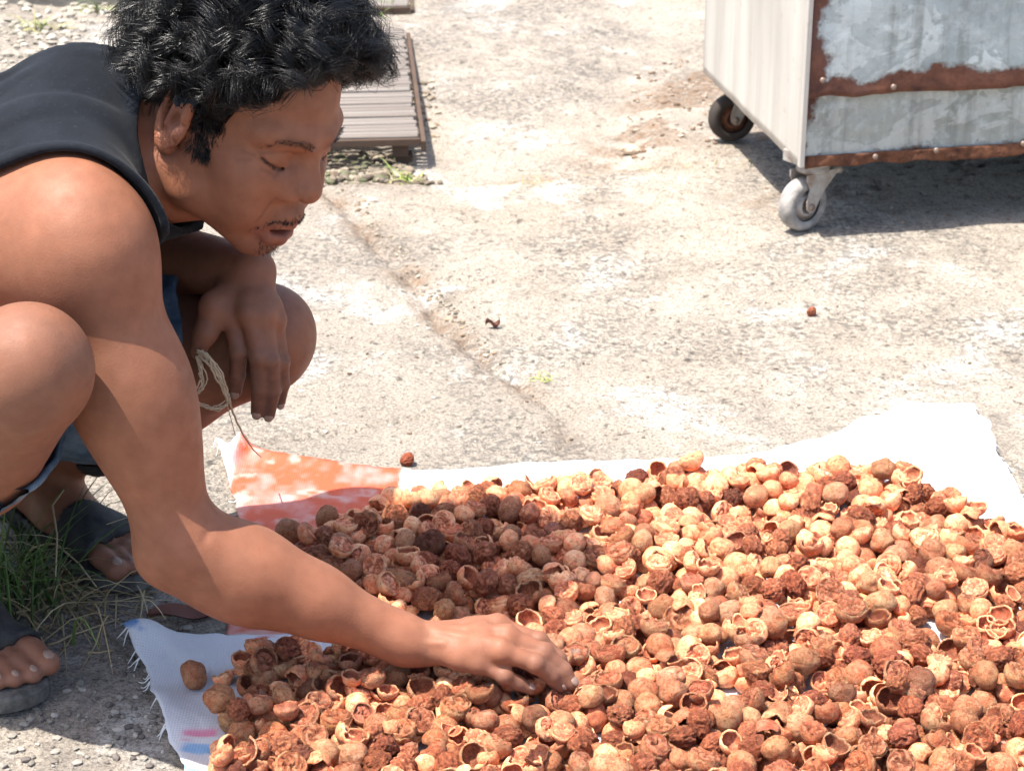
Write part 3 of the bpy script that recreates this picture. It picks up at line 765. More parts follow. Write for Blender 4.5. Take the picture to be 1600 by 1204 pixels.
# ---- torso
T = sub((-.86, 1.78, .02), (.10, 2.36, .80))
T.ell(PELV, (.11, .165, .105), TX, .03)
T.ell(BELLY, (.13, .145, .100), TX, .05)
T.ell(RIBS, (.15, .158, .115), TX, .05)
T.ell(CHEST + np.array([.0, 0, .012]), (.105, .175, .088), TX, .05)
T.cone(CHEST + np.array([.02, -.04, .065]), SH_R + np.array([-.02, .025, .035]), .050, .042, .04)    # trapezius to the shoulders
T.cone(CHEST + np.array([.02, .04, .075]), SH_L + np.array([-.02, -.02, .05]), .052, .046, .05)
T.cone(C7, hw((-.028, 0, -.055)), .060, .054, .03)                   # neck
T.cone(CHEST + np.array([.035, -.02, .02]), hw((.01, 0, -.075)), .046, .036, .03)
T.cone(hw((-.005, -.058, -.055)), CHEST + np.array([.065, -.01, .01]), .015, .012, .03)              # neck muscle below the ear

# ---- right arm
T.ell(SH_R + np.array([-.004, 0, .0]), (.064, .062, .074), None, .045)
T.ell(SH_R + np.array([-.085, .045, -.02]), (.085, .06, .075), None, .05)      # shoulder blade and side of the chest
M1 = SH_R * .55 + EL_R * .45; ua = frame(EL_R - SH_R, (0, 1, 0))
T.chain([SH_R, M1, EL_R], [.055, .0455, .037], .03)
T.ell(M1 + np.array([-.010, 0, .0]), (.095, .045, .047), ua, .03)               # triceps
T.ell(M1 + np.array([.014, -.004, -.015]), (.085, .040, .040), ua, .03)           # biceps
fa = frame(WR_R - EL_R, (0, 0, 1))
F1 = EL_R * .72 + WR_R * .28; F2 = EL_R * .42 + WR_R * .58
T.chain([EL_R, F1, F2, WR_R + (F2 - WR_R) * .12], [.036, .0365, .0315, .025], .025)
T.ell(F1 + np.array([.0, .0, .006]), (.078, .0325, .0335), fa, .025)
T.ell(F1 + np.array([-.02, -.004, -.012]), (.07, .032, .032), fa, .025)
T.cone(EL_R + np.array([-.016, 0, -.016]), EL_R + np.array([-.004, -.002, -.008]), .022, .026, .022)     # point of the elbow
T.ell(WR_R, (.034, .020, .030), frame(WR_R - EL_R, (0, .45, 1)), .02)

# ---- hands: each finger runs knuckle, middle joint, last joint, tip
def hand(Fd, wrist, mcps, fingers, radii, palm_r=(.0150, .0105), kk=.010):
    for m in mcps: Fd.cone(wrist, m, palm_r[0], palm_r[1], kk)
    for a, b in zip(mcps[:-1], mcps[1:]): Fd.cone((wrist + a) / 2 * .5 + a * .5, (wrist + b) / 2 * .5 + b * .5, .0125, .0125, kk)
    for f, r in zip(fingers, radii):
        Fd.cone(f[0], f[1], r * 1.1, r * 1.0, .006)
        Fd.cone(f[1], f[2], r * 1.02, r * .92, .003)
        Fd.cone(f[2], f[3], r * .93, r * .74, .003)
        Fd.ell(f[1], (r * 1.10,) * 3, None, .003)
        Fd.ell(f[0], (r * 1.22,) * 3, None, .008)
RM = [PZ(748, 1034, .073), PZ(782, 1017, .085), PZ(792, 995, .088), PZ(778, 978, .084)]       # pinky, ring, middle, index knuckles
RF = [[RM[0], PZ(788, 1055, .063), PZ(809, 1067, .052), PZ(828, 1076, .044)],
      [RM[1], PZ(836, 1036, .073), PZ(862, 1056, .056), PZ(876, 1072, .043)],
      [RM[2], PZ(850, 1019, .075), PZ(880, 1047, .058), PZ(893, 1067, .046)],
      [RM[3], PZ(842, 1001, .072), PZ(872, 1028, .056), PZ(884, 1050, .044)]]
hand(T, WR_R, RM, RF, [.0078, .0088, .0092, .0088])
for m in RM[1:]: T.cone(WR_R * .8 + m * .2 + np.array([0, 0, .0165]), m + np.array([0, 0, .0085]), .0030, .0036, .006)     # tendons
T.chain([F2 + np.array([.01, -.026, .016]), WR_R + np.array([-.02, -.016, .012]), RM[0] * .5 + WR_R * .5 + np.array([0, -.006, .014])], [.0022, .0024, .0020], .006)
for o_ in (-.004, .004, .011): T.chain([EL_R + np.array([.030 + o_ * .5, -.034, .020 + o_]), EL_R + np.array([.040 + o_ * .5, -.012, .034 + o_])], [.0008, .0006], .006, 's')
T.chain([WR_R + np.array([.015, .02, -.012]), PZ(735, 985, .055), PZ(790, 1005, .045), PZ(830, 1025, .042)], [.016, .0135, .0105, .0085], .008)   # thumb under the hand

# ---- head
def hcone(a, b, ra, rb, k=.008, op='u'): T.cone(hw(a), hw(b), ra * HS, rb * HS, k, op)
def hell(c, r, k=.008, op='u', M=None): T.ell(hw(c), np.array(r) * HS, HR if M is None else HR @ M, k, op)
def rotm(ax, d):
    c, s_ = math.cos(rad(d)), math.sin(rad(d))
    return np.array({'x': [[1, 0, 0], [0, c, -s_], [0, s_, c]], 'y': [[c, 0, s_], [0, 1, 0], [-s_, 0, c]], 'z': [[c, -s_, 0], [s_, c, 0], [0, 0, 1]]}[ax])
hell((-.006, 0, .045), (.098, .077, .084), .03)
hell((.035, 0, -.012), (.060, .064, .074), .025)
hell((.070, 0, -.055), (.036, .038, .036), .018)
for s_ in (-1, 1):
    hcone((.006, s_ * .058, -.01), (.020, s_ * .053, -.064), .018, .0175, .02)
    hcone((.020, s_ * .053, -.064), (.072, s_ * .015, -.091), .0185, .017, .018)
    hell((.062, s_ * .041, -.018), (.027, .022, .024), .018)
    hell((.060, s_ * .038, -.05), (.028, .020, .026), .02)
    hcone((.089, s_ * .012, .036), (.068, s_ * .050, .036), .0130, .0125, .012)
    hell((.104, s_ * .031, .014), (.019, .019, .0135), .012, 's')
    hell((.0715, s_ * .032, .0130), (.0175, .0210, .0155), .005)
hell((.080, 0, -.094), (.0175, .021, .0165), .015)
hcone((.087, 0, .028), (.107, 0, -.010), .0088, .0120, .010)
hell((.1085, 0, -.0150), (.0122, .0142, .0118), .006)
for s_ in (-1, 1):
    hell((.0975, s_ * .0180, -.0190), (.0130, .0092, .0100), .0035)
    hell((.086, s_ * .022, -.012), (.017, .015, .017), .012)
    hell((.1050, s_ * .0085, -.0280), (.0058, .0042, .0036), .003, 's')
    # lid line of the lowered eyes, crease above it
    E = [(.0835, s_ * .0130, .0075), (.0885, s_ * .024, .0040), (.0880, s_ * .036, .0045), (.0770, s_ * .0520, .0120)]
    for a, b in zip(E[:-1], E[1:]): hcone(a, b, .0014, .0014, .003, 's')
    E = [(.0835, s_ * .016, .0225), (.0870, s_ * .028, .0255), (.0815, s_ * .042, .0230), (.0730, s_ * .0515, .0165)]
    # fold from the wing of the nose to the mouth
    E = [(.0955, s_ * .0245, -.022), (.0915, s_ * .031, -.040), (.0865, s_ * .034, -.056)]
    for a, b in zip(E[:-1], E[1:]): pass
hell((.093, 0, -.0475), (.018, .020, .0085), .008)
UL = [(.087, -.0255, -.0635), (.0985, -.013, -.0565), (.1035, 0, -.0575), (.0985, .013, -.0565), (.087, .0255, -.0635)]
LL = [(.086, -.0245, -.0665), (.0955, -.012, -.0755), (.0995, 0, -.0775), (.0955, .012, -.0755), (.086, .0245, -.0665)]
for Lp, r0 in ((UL, (.0045, .0074)), (LL, (.0050, .0086))):
    for i in range(4):
        hcone(Lp[i], Lp[i + 1], r0[0] if i == 0 else r0[1], r0[0] if i == 3 else r0[1], .004)
hell((.105, 0, -.0668), (.026, .0185, .0042), .003, 's')
# ears
for s_ in (-1, 1):
    Mx = rotm('z', s_ * 30) @ rotm('y', 10)
    EC = np.array([-.008, s_ * .0800, .004])
    def ep(x, z, o): return EC + Mx @ np.array([x * 1.14, s_ * o, z * 1.16])
    T.ell(hw(EC), np.array((.0228, .0050, .0355)) * HS, HR @ Mx, .006)
    rim = [ep(math.cos(rad(d)) * (.0205 if math.cos(rad(d)) < 0 else .016), math.sin(rad(d)) * .033, .0035 + .004 * max(0, -math.cos(rad(d)))) for d in range(-35, 251, 10)]
    rim = [ep(math.cos(rad(d)) * (.0210 if math.cos(rad(d)) < 0 else .0165), math.sin(rad(d)) * .0335, .0040 + .0035 * max(0, -math.cos(rad(d)))) for d in range(20, 262, 8)]
    for a, b in zip(rim[:-1], rim[1:]): hcone(a, b, .0042, .0042, .003)
    hell(ep(.001, -.030, .002), (.0095, .0055, .0100), .005)
    hell(ep(.0035, -.004, .0065), (.0095, .0105, .0130), .003, 's', Mx)
    hcone(ep(-.0135, .012, .0085), ep(-.0130, -.008, .0085), .0022, .0022, .003, 's')
    hcone(ep(-.008, .016, .0055), ep(-.0075, -.014, .0050), .0032, .0034, .004)
    hcone(ep(-.008, .016, .0055), ep(.004, .020, .0045), .0030, .0026, .004)
    hell(ep(.0135, -.006, .004), (.0045, .0050, .0070), .004)
B.merge(T, 0)

# ---- left arm, lying over the left knee
A = sub((-.55, 1.93, .2), (-.12, 2.36, .66))
A.ell(SH_L, (.062, .062, .066), None, .02)
A.chain([SH_L, EL_L], [.052, .040], .02)
Fm = EL_L * .62 + WR_L * .38
A.chain([EL_L, Fm, WR_L], [.040, .037, .0265], .02)
LM = [PY(362, 494, 2.045), PY(390, 490, 2.038), PY(413, 492, 2.040), PY(430, 500, 2.050)]       # index, middle, ring, pinky knuckles
LF = [[LM[0], PY(373, 548, 2.030), PY(371, 585, 2.036), PY(368, 612, 2.045)],
      [LM[1], PY(404, 557, 2.022), PY(406, 605, 2.030), PY(402, 644, 2.045)],
      [LM[2], PY(422, 562, 2.026), PY(426, 610, 2.036), PY(420, 648, 2.050)],
      [LM[3], PY(440, 565, 2.040), PY(442, 600, 2.046), PY(437, 630, 2.058)]]
hand(A, WR_L, LM, LF, [.0090, .0094, .0090, .0078])
A.chain([WR_L + np.array([-.016, -.01, -.016]), PY(334, 478, 2.045), PY(322, 518, 2.035), PY(308, 548, 2.035)], [.017, .0138, .0112, .0088], .009)
B.merge(A, 0)

# ---- legs and feet
def leg(hip, knee, ank, side, bbox):
    Lg = sub(*bbox)
    th = frame(knee - hip, (0, 1, 0)); shn = frame(ank - knee, (0, 1, 0))
    Lg.chain([hip, hip * .4 + knee * .6, knee], [.085, .068, .054], .04)
    Lg.ell(hip * .5 + knee * .5, (.16, .072, .080), th, .03)
    kd = (knee - (hip + ank) / 2); kd /= np.linalg.norm(kd)
    Lg.ell(knee + kd * .012, (.043, .047, .047), None, .02)
    Lg.ell(knee + kd * .030 + np.array([0, 0, .004]), (.028, .030, .032), None, .022)           # kneecap
    Lg.chain([knee, knee * .62 + ank * .38, knee * .3 + ank * .7, ank], [.050, .046, .034, .030], .03)
    back = (hip - knee) - (ank - knee) * (((hip - knee) @ (ank - knee)) / ((ank - knee) @ (ank - knee))); back /= np.linalg.norm(back)
    Lg.ell(knee * .62 + ank * .38 + back * .026, (.10, .044, .042), shn, .03)                   # calf
    Lg.ell(knee * .72 + ank * .28 - back * .030, (.085, .016, .016), shn, .03)                  # shin bone
    g0 = np.array([ank[0], ank[1], 0.0])
    def fp(f, s_, z): return g0 + FD * f + FS * s_ + np.array([0, 0, z])
    Z0 = .021                                                                                   # top of the sandal's sole
    Lg.chain([ank, fp(-.028, 0, Z0 + .024)], [.031, .024], .02)
    Lg.chain([fp(-.02, 0, Z0 + .028), fp(.06, side * -.005, Z0 + .026), fp(.125, side * -.006, Z0 + .016)], [.028, .029, .018], .02)
    Lg.chain([ank + FD * .01, fp(.10, side * -.014, Z0 + .022)], [.028, .018], .03)
    Lg.chain([fp(.07, side * .02, Z0 + .014), fp(.125, side * .026, Z0 + .013)], [.018, .013], .02)
    toes = [(-.030, .178, .0125), (-.010, .180, .0092), (.007, .173, .0088), (.021, .164, .0084), (.034, .150, .0082)]
    tips = []
    for sd_, ln, r in toes:
        Lg.chain([fp(.12, side * sd_ * .85, Z0 + r + .006), fp(ln - .025, side * sd_, Z0 + r + .006), fp(ln, side * sd_, Z0 + r)], [r * 1.05, r * .95, r * .92], .005)
        Lg.ell(fp(ln, side * sd_, Z0 + r), (r * 1.02,) * 3, None, .004)
        tips.append((fp(ln + r * .25, side * sd_, Z0 + r * 1.86), r))
    for k_ in (1, -1): Lg.ell(ank + FS * .026 * k_ + np.array([0, 0, -.004]), (.013,) * 3, None, .015)
    B.merge(Lg, 0)
    return fp, tips, Lg
fpR, toesR, LEG_R = leg(HIP_R, KN_R, AN_R, -1, ((-.8, 1.66, .0), (-.3, 2.15, .56)))
fpL, toesL, LEG_L = leg(HIP_L, KN_L, AN_L, 1, ((-.8, 1.98, .0), (-.15, 2.38, .46)))

BV, BQ = B.surf(2)
# the head and both hands once more on a finer lattice, grafted into the same skin
def graft(lo, hi, res):
    global BV, BQ
    lo = np.array(lo); hi = np.array(hi); Fn = Field(lo, hi, res)
    for grp in (T, A, LEG_R, LEG_L):
        Fg = Field(lo, hi, res)
        for fn, l_, h_, k, op in grp.log: Fg.put(fn, l_, h_, k, op)
        Fn.a = np.minimum(Fn.a, Fg.a)
    V, Q = Fn.surf(2)
    m = BODY_RES * 1.2; ins = np.all((BV > lo + m) & (BV < hi - m), 1)
    keepq = ~ins[BQ].all(1)
    Q = Q + len(BV); BQ = np.concatenate([BQ[keepq], Q]); BV = np.concatenate([BV, V])
    used = np.zeros(len(BV), bool); used[BQ] = True; mp = np.cumsum(used) - 1; BV = BV[used]; BQ = mp[BQ]
    return Fn
FHEAD = graft(HO + np.array([-.115, -.145, -.145]), HO + np.array([.155, .115, .15]), .0016)
hpts = np.array(RM + [q for f in RF for q in f]); graft(hpts.min(0) - np.array([.055, .02, .02]), hpts.max(0) + np.array([.02, .03, .02]), .0016)
hpts = np.array(LM + [q for f in LF for q in f] + [PY(308, 548, 2.035)]); graft(hpts.min(0) - np.array([.02, .02, .02]), hpts.max(0) + np.array([.02, .03, .012]), .0016)

# ---- skin tones on the vertices: lips, beard shadow, grimy fingers and knees (pigment and dirt), plus shade painted into eye hollows and face creases
def gauss(P, c, r): return np.exp(-(((P - np.array(c)) / np.array(r)) ** 2).sum(1))
H = hl(BV); inh = (np.abs(H) < np.array([.16, .12, .17])).all(1)
base = np.array([.268, .111, .062]); colr = np.tile(base, (len(BV), 1)) * np.array([.96, .94, .92])
n1 = fbm(BV * 22, 3, 5)[:, None]; n2 = fbm(BV * 90, 2, 9)[:, None]
colr *= 1 + .16 * n1 + .10 * n2
def blend(mask, c): 
    global colr
    m = np.clip(mask, 0, 1)[:, None]; colr = colr * (1 - m) + np.array(c) * m
Hf = np.where(inh[:, None], H, 9)
def on_skin(L, n=14):
    """a line of head coordinates laid onto the skin"""
    L = np.array(L, float); t = np.linspace(0, len(L) - 1, n); W = HO + HS * (np.stack([np.interp(t, np.arange(len(L)), L[:, k]) for k in range(3)], 1) @ HR.T)
    for _ in range(6):
        gr = np.stack([FHEAD.sample(W + np.eye(3)[k] * .0015) - FHEAD.sample(W - np.eye(3)[k] * .0015) for k in range(3)], 1); gr /= np.linalg.norm(gr, axis=1)[:, None] + 1e-9
        W = W - gr * FHEAD.sample(W)[:, None]
    return hl(W)
def polyline_gauss(P, L, r):
    d = np.full(len(P), 9.0)
    for a, b in zip(L[:-1], L[1:]):
        a = np.array(a); b = np.array(b); ab = b - a
        t = np.clip(((P - a) @ ab) / (ab @ ab + 1e-12), 0, 1); d = np.minimum(d, np.linalg.norm(P - a - t[:, None] * ab, axis=1))
    return np.exp(-(d / r) ** 2)
lip = np.maximum(polyline_gauss(Hf, UL, .0065), polyline_gauss(Hf, LL, .0085))
for s_ in (-1, 1):
    blend(polyline_gauss(Hf, [(.103, s_ * .010, .033), (.100, s_ * .026, .038), (.088, s_ * .040, .038), (.072, s_ * .053, .031)], .0055) * .55, (.05, .026, .018))
blend(lip * .9, (.19, .052, .050))
blend(gauss(Hf, (.095, 0, -.0668), (.02, .017, .0042)) * .8, (.10, .02, .02))
st = fbm(H * 300, 2, 3)
blend(polyline_gauss(Hf, [(.082, -.030, -.062), (.094, -.018, -.049), (.100, 0, -.046), (.094, .018, -.049), (.082, .030, -.062)], .008) * (.55 + .3 * st), (.055, .030, .024))     # moustache
blend(gauss(Hf, (.090, 0, -.094), (.022, .030, .014)) * (.5 + .3 * st), (.075, .040, .030))
blend(polyline_gauss(Hf, [(.02, -.066, -.01), (.022, -.062, -.03)], .011) * .35, (.07, .04, .03))
blend(polyline_gauss(Hf, [(.02, .066, -.01), (.022, .062, -.03)], .011) * .35, (.07, .04, .03))
for s_ in (-1, 1):
    blend(polyline_gauss(Hf, on_skin([(.0835, s_ * .0130, .0075), (.0885, s_ * .024, .0040), (.0880, s_ * .036, .0045), (.0770, s_ * .0520, .0120)]), .0023) * .95, (.018, .010, .008))
    blend(gauss(Hf, (.084, s_ * .031, .004), (.02, .018, .008)) * .40, (.17, .065, .038))  # eye hollow darkened: shade below the brow put into the skin colour
    for L_, w_ in (([(.0835, s_ * .016, .0225), (.0870, s_ * .028, .0255), (.0815, s_ * .042, .0230), (.0730, s_ * .0515, .0165)], .5), ([(.0860, s_ * .018, -.006), (.0840, s_ * .032, -.0085), (.0740, s_ * .046, -.003)], .4), ([(.0700, s_ * .0560, .012), (.0600, s_ * .0620, .010)], .35), ([(.0690, s_ * .0560, .006), (.0600, s_ * .0620, .000)], .3), ([(.0920, s_ * .0270, -.020), (.0900, s_ * .0330, -.038), (.0850, s_ * .0360, -.055)], .45)):
        blend(polyline_gauss(Hf, on_skin(L_), .0020) * w_, (.11, .042, .026))  # crease shade drawn as dark lines: lids, eye corners, nose fold
    blend(gauss(Hf, (-.006, s_ * .083, .0), (.03, .012, .035)) * .30, (.36, .13, .085))
for f in LF + [[PY(322, 518, 2.035)] * 2 + [PY(308, 548, 2.035)] * 2]:
    blend(polyline_gauss(BV, [f[1], f[2], f[3]], .016) * (.62 + .35 * fbm(BV * 160, 2, 11)), (.085, .052, .042))
blend(polyline_gauss(BV, [EL_L, WR_L, LM[1]], .05) * .45, (.17, .080, .050))
for f in RF:
    blend(polyline_gauss(BV, [f[1], f[2], f[3]], .012) * (.42 + .35 * fbm(BV * 160, 2, 12)), (.13, .070, .050))
for hp_, kn, an_ in ((HIP_R, KN_R, AN_R), (HIP_L, KN_L, AN_L)):
    blend(polyline_gauss(BV, [hp_, kn, an_], .085) * (.55 + .25 * fbm(BV * 25, 3, 22)), (.185, .082, .048))
for kn, w in ((KN_R, .60), (KN_L, .35)):
    blend(np.exp(-(((BV - kn) / .075) ** 2).sum(1)) * (w + .45 * fbm(BV * 45, 3, 21)), (.125, .070, .050))
blend((BV[:, 2] < .11) * sstep(.11, .04, BV[:, 2]) * (.35 + .3 * fbm(BV * 70, 2, 31)), (.22, .12, .085))

nt = NT('skin')
c = nt.attr('Col', 'Color')
pore = nt.noise(420, 3, .6); mott = nt.noise(60, 4, .6)
c2 = nt.mix(nt.ramp(mott, [(.35, 0.0), (.7, .55)]), c, nt.mix(1.0, c, (.80, .70, .66), 'MULTIPLY'))
fine = nt.voro(520)
bmp = nt.bump(fine, .10, .0010); bmp = nt.bump(pore, .12, .0012, bmp)
MAT_SKIN = nt.done(c2, nt.ramp(mott, [(.3, .52), (.75, .68)]), 0, bmp, .30, Subsurface_Weight=.12, Subsurface_Scale=.006)
nt.b.inputs['Subsurface Radius'].default_value = (1.0, .35, .2)

me = np_mesh('person_body', BV, quads=BQ, col=colr)
PERSON = new_obj('person', me, MAT_SKIN)
tag(PERSON, 'person in dark tank top squatting beside the nuts and sorting them by hand', 'person')

# ---- tank top: a shell over the trunk, cut at neck and armholes
def shell(src, region, off, thick, name, lo=None, hi=None, smooth=2):
    Fs = Field(src.lo if lo is None else lo, src.lo + (src.n - 1) * src.res if hi is None else hi, src.res)
    o = Fs.i0 - src.i0
    a0 = np.maximum(-o, 0); b0 = np.minimum(src.n - o, Fs.n)
    sl = tuple(slice(i, j) for i, j in zip(a0, b0)); ss = tuple(slice(i + k, j + k) for i, j, k in zip(a0, b0, o))
    Fs.a[sl] = src.a[ss]
    _, g = Fs.pts(Fs.lo, Fs.lo + (Fs.n - 1) * Fs.res)
    cut = region(g)
    of = off(g, cut) if callable(off) else off
    Fs.a = np.maximum(np.abs(Fs.a - of) - thick, cut).astype(np.float32)
    return Fs.surf(smooth)
NECK_A = CHEST + np.array([.085, -.005, .050]); NECK_B = hw((-.05, 0, -.03))
def tank_region(g):
    ya = 1.898 + .30 * np.maximum(.45 - g[..., 2], 0) * (g[..., 0] > -.55) + 1.1 * np.maximum(.50 - g[..., 2], 0) * sstep(-.40, -.35, g[..., 0])
    d1 = ya - g[..., 1]
    d2 = g[..., 1] - 2.215
    ab = NECK_B - NECK_A; t = np.clip(((g - NECK_A) @ ab) / (ab @ ab), -.6, 1.2)
    dn = .066 - np.sqrt(((g - NECK_A - t[..., None] * ab) ** 2).sum(-1))
    d3 = np.maximum(dn, -(g[..., 2] - .30))
    d4 = (g @ TX[:, 0]) - (C7 @ TX[:, 0]) - .13
    d5 = (PELV @ TX[:, 0]) - .03 - (g @ TX[:, 0])
    d6 = .116 - np.sqrt(((g - hw((.03, 0, -.01))) ** 2).sum(-1))
    d8 = .078 - np.sqrt(((g - np.array([-.425, 2.145, .605])) ** 2).sum(-1)); d7 = np.maximum(g[..., 0] + .290, d8)
    return np.maximum.reduce([d1, d2, dn, d4, d5, d6, d7])
def tank_off(g, cut):
    u = g @ TX[:, 0]; w = g[..., 1] + .25 * g[..., 0]; b_ = g @ TX[:, 2]
    q = np.stack([u * 5.0, w * 34 + b_ * 9, b_ * 6], -1)
    sub_ = (np.abs(cut) < .25)
    n = np.zeros(cut.shape); n[sub_] = vnoise(q[sub_], 4) + .5 * vnoise(q[sub_] * 1.9 + 7, 6)
    band = sstep(-.013, -.0115, cut)
    return np.maximum(.0046, .0068 + .0085 * n * sstep(0, -.03, cut)) + .0012 * band
def biggest(V, Q):
    """keep only the largest connected piece"""
    lab = np.arange(len(V)); e = np.concatenate([Q[:, [0, 1]], Q[:, [1, 2]], Q[:, [2, 3]], Q[:, [3, 0]]])
    while True:
        m = np.minimum(lab[e[:, 0]], lab[e[:, 1]]); n = lab.copy(); np.minimum.at(n, e[:, 0], m); np.minimum.at(n, e[:, 1], m)
        n = n[n]; n = n[n]
        if np.array_equal(n, lab): break
        lab = n
    k = np.bincount(lab).argmax(); use = lab == k; mp = np.cumsum(use) - 1
    return V[use], mp[Q[use[Q[:, 0]]]]
TV, TQ = shell(T, tank_region, tank_off, .0036, 'tank', (-.80, 1.88, .10), (-.22, 2.27, .74))
TV, TQ = biggest(TV, TQ)
nt = NT('black_cotton')
kn = nt.noise(900, 2, .5); big = nt.noise(14, 4, .6)
cc = nt.mix(nt.ramp(big, [(.35, 0.0), (.7, 1.0)]), (.005, .0062, .009), (.011, .0135, .019))
cc = nt.mix(nt.ramp(nt.noise(260, 2), [(.6, 0.0), (.8, .45)]), cc, (.03, .034, .04))
MAT_TANK = nt.done(cc, .92, 0, nt.bump(kn, .35, .001), .15, Sheen_Weight=.05, Sheen_Roughness=.5)
o = new_obj('tank_top', np_mesh('tank_top', TV, quads=TQ), MAT_TANK, PERSON); o['label'] = 'faded black cotton tank top with banded edges'

# ---- denim shorts
SHo = sub((-.84, 1.80, .06), (-.24, 2.36, .48))
def thighs(Fd, ex):
    Fd.ell(PELV + np.array([0, 0, .0]), (.125 + ex, .175 + ex, .118 + ex), TX, .04)
    for hip, knee in ((HIP_R, KN_R), (HIP_L, KN_L)):
        e = hip * .10 + knee * .90
        Fd.chain([hip, hip * .45 + knee * .55, e], [.098 + ex, .090 + ex, .084 + ex], .03)
thighs(SHo, .004)
_, g = SHo.pts(SHo.lo, SHo.lo + (SHo.n - 1) * SHo.res)
wr = .006 * vnoise(g * np.array([16, 30, 24]), 40) + .003 * vnoise(g * 60, 41)
d = np.abs(SHo.a + wr) - .0034
for hip, knee, fr in ((HIP_R, KN_R, .74), (HIP_L, KN_L, .87)):
    ax = (knee - hip) / np.linalg.norm(knee - hip); L_ = np.linalg.norm(knee - hip)
    split = 2.08 - .48 * np.clip(g[..., 0] + .67, 0, .5); near = (g[..., 1] < split) if knee is KN_R else (g[..., 1] >= split)
    d = np.where(near, np.maximum(d, (g - hip) @ ax - L_ * fr + .004 * np.sin(g[..., 2] * 90) + (.75 * np.maximum(0, .275 - g[..., 2]) if knee is KN_L else 0)), d)
SHo.a = np.maximum(d, np.where(g[..., 0] < -.48, (g @ TX[:, 0]) - (PELV @ TX[:, 0]) - .12, -1)).astype(np.float32)
SV, SQ = SHo.surf(2)
nt = NT('denim')
tw = nt.new('ShaderNodeTexWave'); tw.inputs['Scale'].default_value = 240; tw.inputs['Distortion'].default_value = 1.5
nt.link(nt.mapping(nt.coord(), rot=(.4, .6, .2)), tw.inputs[0])
cc = nt.mix(nt.ramp(nt.noise(26, 5, .65), [(.35, 0.0), (.68, 1.0)]), (.035, .062, .10), (.13, .19, .25))
cc = nt.mix(nt.ramp(nt.noise(9, 3), [(.6, 0.0), (.75, .7)]), cc, (.24, .31, .36))
MAT_DENIM = nt.done(cc, .9, 0, nt.bump(tw.outputs[0], .3, .001), .3)
o = new_obj('shorts', np_mesh('shorts', SV, quads=SQ), MAT_DENIM, PERSON); o['label'] = 'worn blue denim shorts'

# ---- sandals
nt = NT('sandal_rubber')
cc = nt.mix(nt.ramp(nt.noise(60, 5, .6), [(.35, 0.0), (.75, 1.0)]), (.016, .017, .020), (.055, .054, .052))
MAT_RUB = nt.done(cc, .75, 0, nt.bump(nt.noise(300, 3), .4, .001), .35)
nt = NT('sandal_sole')
cc = nt.mix(nt.ramp(nt.noise(45, 5, .65), [(.35, 0.0), (.7, 1.0)]), (.05, .049, .046), (.17, .16, .145))
MAT_SOLE = nt.done(cc, .9, 0, nt.bump(nt.noise(240, 3), .5, .0015), .3)
def sandal(fp, Lg, side, label):
    top = []
    prof = [(-.068, 0), (-.062, .018), (-.045, .029), (-.01, .033), (.04, .034), (.09, .041), (.13, .047), (.165, .044), (.188, .030), (.198, .010)]
    out = [(f, w) for f, w in prof] + [(f, -w * (1.0 if f < .12 else .86)) for f, w in prof[::-1]]
    out = [(f, w * side) for f, w in out]
    oc = np.array(out); oc = np.concatenate([oc, oc[:1]]); tt = np.linspace(0, len(out), len(out) * 4, endpoint=False); oc = np.stack([np.interp(tt, np.arange(len(oc)), oc[:, k]) for k in (0, 1)], 1)
    for _ in range(4): oc = (np.roll(oc, 1, 0) + 2 * oc + np.roll(oc, -1, 0)) / 4
    out = [tuple(map(float, q)) for q in oc]
    rows = []
    for z, s_ in ((.0015, .95), (.004, 1.0), (.017, 1.0), (.0198, .97)):
        rows.append([fp(.065 + (f - .065) * s_, w * s_ + side * .001, z + .004 * max(0, (f - .15) / .05) ** 2) for f, w in out])
    n = len(out); V = np.array(sum(rows, [])); Fc = []
    for r in range(3):
        for i in range(n):
            q = (r * n + i, r * n + (i + 1) % n, (r + 1) * n + (i + 1) % n, (r + 1) * n + i)
            Fc.append(q)
    Fc.append(tuple(range(n))[::-1]); Fc.append(tuple(range(3 * n, 4 * n)))
    me = np_mesh('sandal', V, faces=Fc, smooth=False)
    bm = bmesh.new(); bm.from_mesh(me); bmesh.ops.recalc_face_normals(bm, faces=bm.faces); bm.to_mesh(me); bm.free()
    so_ = new_obj('sandal', me, MAT_SOLE, PERSON); so_['label'] = label
    o0 = fp(0, 0, 0)
    def loc(g): 
        q = g - o0; return q @ FD, q @ FS
    def front(g):
        f, w = loc(g); return np.maximum.reduce([.096 - f + .2 * w * side, f - .142 + .1 * w * side, .006 - g[..., 2]])
    def heel(g):
        f, w = loc(g); top = .062 - .26 * (f + .04)
        return np.maximum.reduce([f - .092, g[..., 2] - np.maximum(top, .046), .022 - g[..., 2], np.where(f > .012, (g[..., 2] - .062) , -1)])
    lo = o0 + np.array([-.16, -.20, -o0[2]]); hi = o0 + np.array([.2, .12, .13])
    for reg, th in ((front, .0036), (heel, .0034)):
        v, q = shell(Lg, reg, .0034, th, 'strap', lo, hi, 2)
        new_obj('strap', np_mesh('strap', v, quads=q), MAT_RUB, so_)
sandal(fpR, LEG_R, -1, 'dark grey rubber sandal on the foot by the sack corner')
sandal(fpL, LEG_L, 1, 'dark sandal on the foot in the dry grass')

